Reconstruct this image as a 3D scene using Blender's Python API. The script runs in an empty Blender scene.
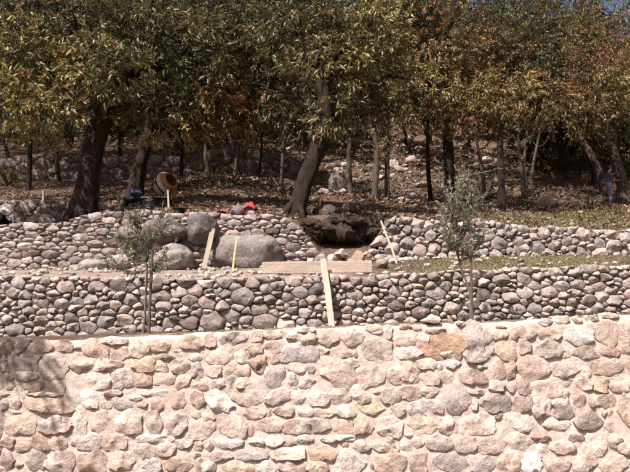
import bpy, bmesh, math, random
import numpy as np
from mathutils import Vector, Matrix, noise as mnoise

random.seed(7)
rng = np.random.default_rng(7)
scene = bpy.context.scene
COL = scene.collection

# ------------------------------------------------------------------ camera
EYE = Vector((0.0, 0.0, 1.65))
F = 640.0                      # focal length in photo pixels (630 x 472)
PITCH = math.radians(8.35)
cam_d = bpy.data.cameras.new('camera')
cam_d.sensor_width = 36.0
cam_d.lens = 36.0 * F / 630.0
cam_d.clip_end = 1500
cam = bpy.data.objects.new('camera', cam_d)
cam.location = EYE
cam.rotation_euler = (math.radians(90) + PITCH, 0, 0)
COL.objects.link(cam)
scene.camera = cam

# ------------------------------------------------------------------ sky, sun, exposure
SUN_EL, SUN_AZ = math.radians(54), math.radians(-140)
to_sun = Vector((math.sin(SUN_AZ) * math.cos(SUN_EL), math.cos(SUN_AZ) * math.cos(SUN_EL), math.sin(SUN_EL)))
world = bpy.data.worlds.new('World'); scene.world = world; world.use_nodes = True
wn = world.node_tree.nodes; wl = world.node_tree.links
sky = wn.new('ShaderNodeTexSky'); sky.sky_type = 'NISHITA'; sky.sun_disc = False
sky.sun_elevation = SUN_EL; sky.sun_rotation = SUN_AZ % (2 * math.pi)
sky.air_density = 1.0; sky.dust_density = 5.0; sky.ozone_density = 0.4
bg = wn['Background']; bg.inputs['Strength'].default_value = 0.055
wl.new(sky.outputs[0], bg.inputs[0])
sun_d = bpy.data.lights.new('sun', 'SUN'); sun_d.energy = 5.0; sun_d.angle = math.radians(0.5)
sun_d.color = (1.0, 0.91, 0.84)
sun = bpy.data.objects.new('sun', sun_d); COL.objects.link(sun)
sun.rotation_euler = (-to_sun).to_track_quat('-Z', 'Y').to_euler()
sun.location = (0, 0, 30)
scene.view_settings.view_transform = 'Standard'
scene.view_settings.look = 'None'
scene.view_settings.exposure = 1.0
scene.view_settings.gamma = 1.0

# ------------------------------------------------------------------ helpers
def at(px, py, Y):
    """the world point on the vertical plane y = Y that stands at this place of the view"""
    dx = (px - 315.0) / F; up = (236.0 - py) / F
    c, s = math.cos(PITCH), math.sin(PITCH)
    d = Vector((dx, c - up * s, s + up * c))
    return EYE + d * (Y / d.y)

def px_of(p):
    v = Vector(p) - EYE
    c, s = math.cos(PITCH), math.sin(PITCH)
    fwd = v.y * c + v.z * s; up = -v.y * s + v.z * c
    return 315 + F * v.x / fwd, 236 - F * up / fwd

def line(pts, Y):
    P = [at(a, b, Y) for a, b in pts]
    X = np.array([p.x for p in P]); Z = np.array([p.z for p in P])
    return lambda x: float(np.interp(x, X, Z))

def link(name, me, m=None, parent=None, loc=None):
    o = bpy.data.objects.new(name, me); COL.objects.link(o)
    if m is not None and not me.materials: me.materials.append(m)
    if parent: o.parent = parent
    if loc is not None: o.location = loc
    return o

def tag(o, label=None, cat=None, group=None, kind=None):
    if label: o['label'] = label
    if cat: o['category'] = cat
    if group: o['group'] = group
    if kind: o['kind'] = kind
    return o

def empty(name, loc, label, cat, group=None):
    o = bpy.data.objects.new(name, None); COL.objects.link(o); o.location = loc
    o.empty_display_size = 0.1
    return tag(o, label, cat, group)

def mesh_np(name, V, Fc, nper, cols=None, smooth=False):
    """fast mesh from numpy: Fc is (n, nper)"""
    V = np.asarray(V, np.float32); Fc = np.asarray(Fc, np.int32)
    me = bpy.data.meshes.new(name)
    me.vertices.add(len(V)); me.vertices.foreach_set('co', V.ravel())
    n = len(Fc)
    me.loops.add(n * nper); me.loops.foreach_set('vertex_index', Fc.ravel())
    me.polygons.add(n)
    me.polygons.foreach_set('loop_start', np.arange(0, n * nper, nper, dtype=np.int32))
    if smooth: me.polygons.foreach_set('use_smooth', np.ones(n, bool))
    me.update(calc_edges=True)
    if cols is not None:
        a = me.color_attributes.new('Col', 'FLOAT_COLOR', 'POINT')
        c = np.ones((len(V), 4), np.float32); c[:, :3] = cols
        a.data.foreach_set('color', c.ravel())
    me.validate()
    return me

def mesh_py(name, V, Fc, smooth=True, sharp=None):
    me = bpy.data.meshes.new(name); me.from_pydata([tuple(v) for v in V], [], Fc)
    if smooth: me.polygons.foreach_set('use_smooth', [True] * len(me.polygons))
    if sharp: me.set_sharp_from_angle(angle=math.radians(sharp))
    me.update()
    return me

class MB:
    """collects vertices and faces for one mesh"""
    def __init__(self): self.V = []; self.F = []
    def add(self, V, Fc):
        b = len(self.V); self.V += [Vector(v) for v in V]; self.F += [tuple(i + b for i in f) for f in Fc]
    def tube(self, pts, rad, n=8, cap=True, lump=0.0, seed=0.0):
        pts = [Vector(p) for p in pts]; b = len(self.V)
        ref = Vector((1, 0, 0))
        for i, p in enumerate(pts):
            t = (pts[min(i + 1, len(pts) - 1)] - pts[max(i - 1, 0)])
            t = t.normalized() if t.length > 1e-6 else Vector((0, 0, 1))
            a = ref - t * ref.dot(t)
            if a.length < 1e-3: a = Vector((0, 1, 0)) - t * t.y
            a.normalize(); ref = a
            c = t.cross(a)
            for k in range(n):
                th = 2 * math.pi * k / n
                d = a * math.cos(th) + c * math.sin(th)
                r = rad[i]
                if lump: r *= 1 + lump * mnoise.noise(Vector((d.x * 1.6 + seed, d.y * 1.6, p.z * .9 + d.z))) + .6 * lump * mnoise.noise(Vector((d.x * 4 + seed, d.y * 4, p.z * 2.2)))
                self.V.append(p + d * r)
        for i in range(len(pts) - 1):
            for k in range(n):
                k2 = (k + 1) % n
                self.F.append((b + i * n + k, b + i * n + k2, b + (i + 1) * n + k2, b + (i + 1) * n + k))
        if cap:
            self.F.append(tuple(b + k for k in reversed(range(n))))
            self.F.append(tuple(b + (len(pts) - 1) * n + k for k in range(n)))
    def build(self, name, m, parent=None, smooth=True, sharp=40, loc=None):
        me = mesh_py(name, self.V, self.F, smooth, sharp)
        bm = bmesh.new(); bm.from_mesh(me); bmesh.ops.recalc_face_normals(bm, faces=bm.faces); bm.to_mesh(me); bm.free()
        return link(name, me, m, parent, loc)

# ------------------------------------------------------------------ materials
def mat(name):
    m = bpy.data.materials.new(name); m.use_nodes = True
    nt = m.node_tree; return m, nt.nodes, nt.links, nt.nodes['Principled BSDF']

def mixc(N, L, fac, a, b, blend='MIX'):
    x = N.new('ShaderNodeMix'); x.data_type = 'RGBA'; x.blend_type = blend
    for sock, v in ((x.inputs[0], fac), (x.inputs[6], a), (x.inputs[7], b)):
        if hasattr(v, 'default_value') or hasattr(v, 'links'): L.new(v, sock)
        elif isinstance(v, (tuple, list)): sock.default_value = (*v, 1)[:4]
        else: sock.default_value = v
    return x.outputs[2]

def tex(N, L, kind, vec, **kw):
    t = N.new(kind)
    if vec is not None: L.new(vec, t.inputs['Vector'])
    for k, v in kw.items(): t.inputs[k].default_value = v
    return t

def ramp(N, L, fac, stops):
    r = N.new('ShaderNodeValToRGB'); L.new(fac, r.inputs[0])
    e = r.color_ramp.elements
    while len(e) < len(stops): e.new(0.5)
    for el, (p, c) in zip(e, stops):
        el.position = p; el.color = (*c, 1) if isinstance(c, tuple) else (c, c, c, 1)
    return r.outputs[0]

def stone_mat(name, bump=0.5, stain=(0.62, 0.55, 0.5), scale=1.0, lich=0.25):
    m, N, L, P = mat(name)
    oi = N.new('ShaderNodeObjectInfo'); tc = N.new('ShaderNodeTexCoord')
    off = N.new('ShaderNodeVectorMath'); off.operation = 'MULTIPLY_ADD'
    cx = N.new('ShaderNodeCombineXYZ')
    for i in range(3): L.new(oi.outputs['Random'], cx.inputs[i])
    L.new(cx.outputs[0], off.inputs[0]); off.inputs[1].default_value = (91, 57, 23); L.new(tc.outputs['Object'], off.inputs[2])
    v = off.outputs[0]
    n1 = tex(N, L, 'ShaderNodeTexNoise', v, Scale=5 * scale, Detail=6, Roughness=.65)
    n2 = tex(N, L, 'ShaderNodeTexNoise', v, Scale=34 * scale, Detail=5, Roughness=.7)
    n3 = tex(N, L, 'ShaderNodeTexNoise', v, Scale=2.1 * scale, Detail=3)
    base = mixc(N, L, 1.0, oi.outputs['Color'], ramp(N, L, n1.outputs[0], [(.28, .55), (.5, 1.0), (.72, 1.25)]), 'MULTIPLY')
    base = mixc(N, L, ramp(N, L, n3.outputs[0], [(.45, 0.0), (.7, .75)]), base, mixc(N, L, 1.0, base, stain, 'MULTIPLY'))
    base = mixc(N, L, 1.0, base, ramp(N, L, n2.outputs[0], [(.3, .62), (.5, 1.0), (.7, 1.22)]), 'MULTIPLY')
    lc = tex(N, L, 'ShaderNodeTexNoise', v, Scale=9 * scale, Detail=4, Roughness=.7, Distortion=.4)
    base = mixc(N, L, ramp(N, L, lc.outputs[0], [(.58, 0.0), (.68, lich)]), base, (.62, .58, .52))
    L.new(base, P.inputs['Base Color']); P.inputs['Roughness'].default_value = .9
    P.inputs['Specular IOR Level'].default_value = .2
    mu = tex(N, L, 'ShaderNodeTexVoronoi', v, Scale=14 * scale)
    ad = N.new('ShaderNodeMath'); ad.operation = 'MULTIPLY_ADD'; L.new(n1.outputs[0], ad.inputs[0]); ad.inputs[1].default_value = 1.6; L.new(n2.outputs[0], ad.inputs[2])
    ad2 = N.new('ShaderNodeMath'); ad2.operation = 'MULTIPLY_ADD'; L.new(mu.outputs[0], ad2.inputs[0]); ad2.inputs[1].default_value = .5; L.new(ad.outputs[0], ad2.inputs[2])
    b = N.new('ShaderNodeBump'); b.inputs['Strength'].default_value = bump; b.inputs['Distance'].default_value = .035
    L.new(ad2.outputs[0], b.inputs['Height']); L.new(b.outputs[0], P.inputs['Normal'])
    return m

def noisy_mat(name, c0, c1, scale, bump=.3, dist=.02, rough=.9, detail=6, c2=None, stretch=None):
    m, N, L, P = mat(name)
    tc = N.new('ShaderNodeTexCoord'); v = tc.outputs['Object']
    if stretch:
        mp = N.new('ShaderNodeMapping'); mp.inputs['Scale'].default_value = stretch; L.new(v, mp.inputs[0]); v = mp.outputs[0]
    n = tex(N, L, 'ShaderNodeTexNoise', v, Scale=scale, Detail=detail, Roughness=.7)
    n2 = tex(N, L, 'ShaderNodeTexNoise', v, Scale=scale * 6, Detail=4, Roughness=.7)
    st = [(.3, c0), (.65, c1)] + ([(.8, c2)] if c2 else [])
    c = mixc(N, L, 1.0, ramp(N, L, n.outputs[0], st), ramp(N, L, n2.outputs[0], [(.3, .7), (.7, 1.25)]), 'MULTIPLY')
    L.new(c, P.inputs['Base Color']); P.inputs['Roughness'].default_value = rough
    P.inputs['Specular IOR Level'].default_value = .2
    ad = N.new('ShaderNodeMath'); ad.operation = 'MULTIPLY_ADD'; L.new(n.outputs[0], ad.inputs[0]); ad.inputs[1].default_value = 2; L.new(n2.outputs[0], ad.inputs[2])
    b = N.new('ShaderNodeBump'); b.inputs['Strength'].default_value = bump; b.inputs['Distance'].default_value = dist
    L.new(ad.outputs[0], b.inputs['Height']); L.new(b.outputs[0], P.inputs['Normal'])
    return m

def leaf_mat(name, trans=.3, rough=.45):
    m, N, L, P = mat(name)
    a = N.new('ShaderNodeVertexColor'); a.layer_name = 'Col'
    L.new(a.outputs[0], P.inputs['Base Color']); P.inputs['Roughness'].default_value = rough
    P.inputs['Specular IOR Level'].default_value = .45
    t = N.new('ShaderNodeBsdfTranslucent'); L.new(a.outputs[0], t.inputs[0])
    mx = N.new('ShaderNodeMixShader'); mx.inputs[0].default_value = trans
    L.new(P.outputs[0], mx.inputs[1]); L.new(t.outputs[0], mx.inputs[2])
    L.new(mx.outputs[0], N['Material Output'].inputs[0])
    return m

M = {}
M['front_stone'] = stone_mat('front_stone', .55, (.72, .62, .55), 1.0, .3)
M['dry_stone'] = stone_mat('dry_stone', .5, (.6, .55, .52), 1.3, .3)
M['boulder'] = stone_mat('boulder', .8, (.6, .55, .52), .8, .35)
M['mortar'] = noisy_mat('mortar', (.46, .37, .325), (.58, .475, .42), 3.0, .5, .02)
M['wall_fill'] = noisy_mat('wall_fill', (.10, .075, .06), (.22, .17, .135), 9, .9, .03)
M['bark'] = noisy_mat('bark', (.014, .009, .0075), (.055, .038, .031), 7, 1.0, .05, c2=(.16, .14, .12), stretch=(1, 1, .28))
M['pale_bark'] = noisy_mat('pale_bark', (.045, .034, .028), (.125, .10, .085), 8, .8, .03, c2=(.21, .18, .16), stretch=(1, 1, .35))
M['olive_bark'] = noisy_mat('olive_bark', (.08, .065, .055), (.2, .17, .15), 20, .6, .01)
M['leaf'] = leaf_mat('leaf')
M['dry_leaf'] = leaf_mat('dry_leaf', .1, .7)
M['wood'] = noisy_mat('wood', (.32, .245, .20), (.49, .395, .33), 4, .35, .01, stretch=(.6, 6, 6))
M['wood_v'] = noisy_mat('wood_v', (.32, .245, .20), (.49, .395, .33), 4, .35, .01, stretch=(6, 6, .6))
M['grey_wood'] = noisy_mat('grey_wood', (.24, .19, .16), (.40, .33, .28), 4, .35, .01, stretch=(6, 6, .6))
M['soil'] = noisy_mat('soil', (.10, .07, .05), (.24, .18, .13), 6, .9, .03)
M['dark_wood'] = noisy_mat('dark_wood', (.07, .05, .042), (.15, .115, .095), 6, .4, .01, stretch=(6, 6, .6))
M['earth'] = noisy_mat('earth', (.03, .021, .018), (.085, .06, .05), 5, 1.0, .06, c2=(.17, .13, .105))

def plain(name, col, rough=.6, metal=0.0, var=.25, scale=12):
    m, N, L, P = mat(name)
    tc = N.new('ShaderNodeTexCoord')
    n = tex(N, L, 'ShaderNodeTexNoise', tc.outputs['Object'], Scale=scale, Detail=5, Roughness=.7)
    c = mixc(N, L, 1.0, col, ramp(N, L, n.outputs[0], [(.3, 1 - var * 1.5), (.7, 1 + var)]), 'MULTIPLY')
    L.new(c, P.inputs['Base Color']); P.inputs['Roughness'].default_value = rough; P.inputs['Metallic'].default_value = metal
    return m

# ------------------------------------------------------------------ lines of the terraces
W1, W2, W3 = 7.2, 12.0, 15.5
LINE1 = [(-300, 346), (0, 341), (60, 339), (120, 335), (200, 331), (330, 325), (420, 322), (480, 321), (560, 317), (630, 313), (900, 305)]
LINE2 = [(-300, 277), (0, 276), (100, 277), (200, 278), (262, 276), (372, 275), (400, 273), (480, 269), (560, 266), (630, 264), (900, 258)]
BASE3 = [(-300, 271), (0, 270), (200, 270), (300, 268), (380, 265), (430, 260), (500, 257), (630, 256), (900, 252)]
TOP3 = [(-300, 224), (0, 224), (60, 221), (88, 214), (100, 210), (130, 209), (210, 212), (260, 214), (290, 217), (315, 216), (380, 216), (420, 219), (500, 222), (560, 227), (630, 229), (900, 231)]
top1 = line(LINE1, W1); top2 = line(LINE2, W2); base3 = line(BASE3, W3); top3 = line(TOP3, W3)
GAPX0, GAPX1 = at(303, 240, W3).x, at(384, 240, W3).x

def sstep(a, b, t):
    t = min(max((t - a) / (b - a), 0), 1); return t * t * (3 - 2 * t)

def H(x, y):
    n = mnoise.noise(Vector((x * .5, y * .5, 0))) * .10 + mnoise.noise(Vector((x * 1.9, y * 1.9, 5))) * .035
    if y < 7.45: return -.02 + n * .4
    if y < 12.25:
        z = top1(x * 7.2 / max(y, 7.2)) - .05 + n * .12 + .05 * sstep(9, 12, y)
        return z
    t2 = top2(x) - .05
    b3 = base3(x)
    if y < 15.75:
        z = t2 + (b3 - t2) * sstep(12.2, 15.6, y) + n * .35
        if GAPX0 < x < GAPX1:
            w = sstep(GAPX0, GAPX0 + .5, x) * sstep(GAPX1, GAPX1 - .5, x)
            z += w * .45 * sstep(14.3, 15.7, y)
        return z
    s = .33 + (.25 - .33) * sstep(-5, 6, x)
    t3 = top3(x) - .04
    z = t3 + s * (min(y, 30) - 15.75) + n * 1.2 * sstep(15.8, 17.5, y)
    if x < -3.0:                                     # the flat shelf before the low wall at the left
        w = sstep(-3.6, -5.2, x)
        flat = t3 + .04 * (y - 15.75) if y < 18.65 else t3 + .55 + .36 * (y - 18.65)
        if y > 30: flat = t3 + .55 + .36 * 11.35
        z = z * (1 - w) + flat * w + n * .4 * w * sstep(15.8, 17, y)
    if y > 30:
        z += .8 * sstep(30.1, 30.4, y) * sstep(1, -2, x)
        d = min(y, 58) - 30
        z += .52 * d + .5 * n * d * .4
        if y > 58: z -= .1 * (y - 58)
    if GAPX0 - .2 < x < GAPX1 + .2 and y < 17.0:     # the collapsed stretch of the upper wall
        w = sstep(GAPX0 - .2, GAPX0 + .5, x) * sstep(GAPX1 + .2, GAPX1 - .4, x)
        low = base3(x) + .45 + (y - 15.7) * .5 + n * .8
        z = z * (1 - w) + (low + (z - low) * sstep(16.35, 16.75, y)) * w
    return z

# ------------------------------------------------------------------ ground: one sheet with the terrace steps in it
def build_ground():
    ys = list(np.concatenate([np.linspace(-120, -6, 14), np.linspace(-4, 7.0, 18), [7.3, 7.44, 7.46, 7.6], np.linspace(7.8, 12.1, 34),
         [12.2, 12.24, 12.26, 12.32], np.linspace(12.4, 15.6, 48), [15.66, 15.74, 15.76, 15.8], np.linspace(15.86, 18.5, 50), [18.6, 18.64, 18.66, 18.72],
         np.linspace(18.85, 30, 90), [30.09, 30.1, 30.25, 30.4], np.linspace(30.6, 58, 60), np.linspace(60, 400, 20)]))
    xs = list(np.concatenate([np.linspace(-300, -26, 16), np.linspace(-25, -10, 50), np.linspace(-9.9, 9.9, 240), np.linspace(10, 25, 50), np.linspace(26, 300, 16)]))
    V = []; C = []
    for y in ys:
        for x in xs:
            V.append((x, y, H(x, y)))
            n = mnoise.noise(Vector((x * .8, y * .8, 3))) * .5 + mnoise.noise(Vector((x * 3, y * 3, 9))) * .25
            g = 0.0
            if 12.2 < y < 15.8: g = sstep(.2, 2.6, x) * min(max(.5 + n * 1.7, .1), .95)
            elif 7.4 < y < 12.3: g = sstep(.5, 2.5, x) * .9
            elif y >= 15.7: g = sstep(3.2, 5.5, x + n * 2) * sstep(25.5, 21, y + n * 5) * .85
            if y > 15.7 and x < -5: g = max(g, .4 * sstep(18.6, 17.5, y))
            g = min(max(g + n * .35 * (g > .02), 0), 1)
            C.append((g, sstep(1.6, .2, x + n) * .85 * (1 - sstep(GAPX0 - .3, GAPX0 + .3, x) * sstep(13.6, 14.4, y)) if 12.2 < y < 15.6 else 0, 0))
    nx = len(xs); I = np.arange(len(ys) * nx).reshape(len(ys), nx)
    Fq = np.stack([I[:-1, :-1], I[:-1, 1:], I[1:, 1:], I[1:, :-1]], -1).reshape(-1, 4)
    m, N, L, P = mat('ground')
    a = N.new('ShaderNodeVertexColor'); a.layer_name = 'Col'
    sp = N.new('ShaderNodeSeparateColor'); L.new(a.outputs[0], sp.inputs[0])
    tc = N.new('ShaderNodeTexCoord'); v = tc.outputs['Object']
    n1 = tex(N, L, 'ShaderNodeTexNoise', v, Scale=1.3, Detail=6, Roughness=.65)
    n2 = tex(N, L, 'ShaderNodeTexNoise', v, Scale=14, Detail=6, Roughness=.75)
    vo = tex(N, L, 'ShaderNodeTexVoronoi', v, Scale=16)
    soil = ramp(N, L, n1.outputs[0], [(.3, (.055, .033, .025)), (.5, (.105, .066, .048)), (.7, (.165, .108, .08))])
    lit = ramp(N, L, vo.outputs['Color'], [(.2, (.05, .033, .026)), (.5, (.12, .082, .06)), (.8, (.21, .15, .11))])
    soil = mixc(N, L, .5, soil, lit)
    gr = ramp(N, L, n2.outputs[0], [(.3, (.065, .058, .028)), (.5, (.13, .11, .055)), (.7, (.21, .17, .10))])
    c = mixc(N, L, sp.outputs[0], soil, gr)
    c = mixc(N, L, sp.outputs[1], c, (.31, .245, .21))
    c = mixc(N, L, 1.0, c, ramp(N, L, n2.outputs[0], [(.3, .6), (.7, 1.3)]), 'MULTIPLY')
    L.new(c, P.inputs['Base Color']); P.inputs['Roughness'].default_value = .95; P.inputs['Specular IOR Level'].default_value = .1
    b = N.new('ShaderNodeBump'); b.inputs['Strength'].default_value = .9; b.inputs['Distance'].default_value = .05
    L.new(n2.outputs[0], b.inputs['Height']); L.new(b.outputs[0], P.inputs['Normal'])
    me = mesh_np('ground', V, Fq, 4, C, True)
    o = link('ground', me, m); tag(o, kind='structure')
build_ground()

# ------------------------------------------------------------------ stones
def chaikin(P, it=1, t=.25):
    for _ in range(it):
        Q = []
        for i in range(len(P)):
            a, b = P[i], P[(i + 1) % len(P)]
            Q.append(a * (1 - t) + b * t); Q.append(a * t + b * (1 - t))
        P = Q
    return P

def resample(P, n):
    P = [np.asarray(p, float) for p in P]
    seg = [np.linalg.norm(P[(i + 1) % len(P)] - P[i]) for i in range(len(P))]
    tot = sum(seg); cum = np.concatenate([[0], np.cumsum(seg)])
    out = []
    for k in range(n):
        d = tot * k / n; i = min(int(np.searchsorted(cum, d, 'right')) - 1, len(P) - 1)
        t = (d - cum[i]) / max(seg[i], 1e-9)
        out.append(P[i] * (1 - t) + P[(i + 1) % len(P)] * t)
    return out

def face_stone(poly, proud, back, n, rough, rg, fmin=.12, rings=((1.0, -.15), (.93, .55), (.80, .92), (.5, 1.05), (.2, 1.1))):
    """a stone seen in a wall face: poly in (u, v) about its centre; -y comes out of the wall"""
    P = resample(poly, n)
    ext = max(np.ptp([p[0] for p in P]), .02), max(np.ptp([p[1] for p in P]), .02)
    tu, tv = rg.normal(0, .35), rg.normal(.1, .35)
    V = []
    so = rg.uniform(0, 100)
    fac = []
    for _ in range(4):
        a = rg.uniform(0, 2 * math.pi); sl = rg.uniform(.6, 2.2); fac.append((rg.uniform(.95, 1.35), sl * math.cos(a), sl * math.sin(a)))
    def hgt(p, k):
        pl = 1 + tu * p[0] / ext[0] + tv * p[1] / ext[1]
        pl = max(min([pl] + [c + gx * p[0] / ext[0] + gy * p[1] / ext[1] for c, gx, gy in fac]), fmin)
        nn = mnoise.noise(Vector((p[0] * 9 + so, p[1] * 9, 0))) * .8 + mnoise.noise(Vector((p[0] * 24 + so, p[1] * 24, 4))) * .4
        return -proud * k * (pl + rough * nn)
    jit = [rg.normal(0, .012 * rough + .003) * min(ext) / .15 for _ in P]
    for p, j in zip(P, jit):
        V.append((p[0] * .96, back, p[1] * .96))
    for s, k in rings:
        for p, j in zip(P, jit):
            q = p * s * (1 + j / max(np.linalg.norm(p), .02) * .6)
            if s < 1: q = q + rg.normal(0, .02 * (1 - s), 2) * min(ext)
            V.append((q[0], hgt(q, k) if k > 0 else -proud * k, q[1]))
    V.append((0, hgt(np.zeros(2), rings[-1][1]), 0))
    Fc = []
    nr = len(rings) + 1
    for r in range(nr - 1):
        for k in range(n):
            k2 = (k + 1) % n
            Fc.append((r * n + k, r * n + k2, (r + 1) * n + k2, (r + 1) * n + k))
    c = nr * n
    for k in range(n): Fc.append(((nr - 1) * n + k, (nr - 1) * n + (k + 1) % n, c))
    return V, Fc

def rock(rx, ry, rz, seed, sub=2, rough=.25, flat=.5, planes=5):
    """a loose rock: a noisy lump with a few broken flat sides"""
    bm = bmesh.new(); bmesh.ops.create_icosphere(bm, subdivisions=sub, radius=1)
    rg = random.Random(seed)
    pl = [(Vector((rg.gauss(0, 1), rg.gauss(0, 1), rg.gauss(0, 1))).normalized(), rg.uniform(.62, .9)) for _ in range(planes)]
    o = Vector((seed * 1.37 % 50, seed * 2.11 % 50, seed * .7 % 50))
    for v in bm.verts:
        p = v.co.copy()
        for nrm, d in pl:
            e = p.dot(nrm) - d
            if e > 0: p -= nrm * e * flat * 1.6
        p *= 1 + rough * mnoise.noise(p * 1.3 + o) + rough * .4 * mnoise.noise(p * 3.7 + o) + rough * .15 * mnoise.noise(p * 9 + o)
        v.co = Vector((p.x * rx, p.y * ry, p.z * rz))
    me = bpy.data.meshes.new('rock'); bm.to_mesh(me); bm.free()
    me.polygons.foreach_set('use_smooth', [True] * len(me.polygons)); me.set_sharp_from_angle(angle=math.radians(38)); me.update()
    return me

def stone_obj(poly, cen, parent, m, col, proud, back, n, rough, rg, name='stone', rings=None, fmin=.12):
    kw = {'rings': rings, 'fmin': fmin} if rings else {}
    V, Fc = face_stone(poly, proud, back, n, rough, rg, **kw)
    me = mesh_py(name, V, Fc, True, 28)
    o = link(name, me, m, parent, Vector(cen) - parent.location)
    o.color = (*col, 1)
    return o

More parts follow.
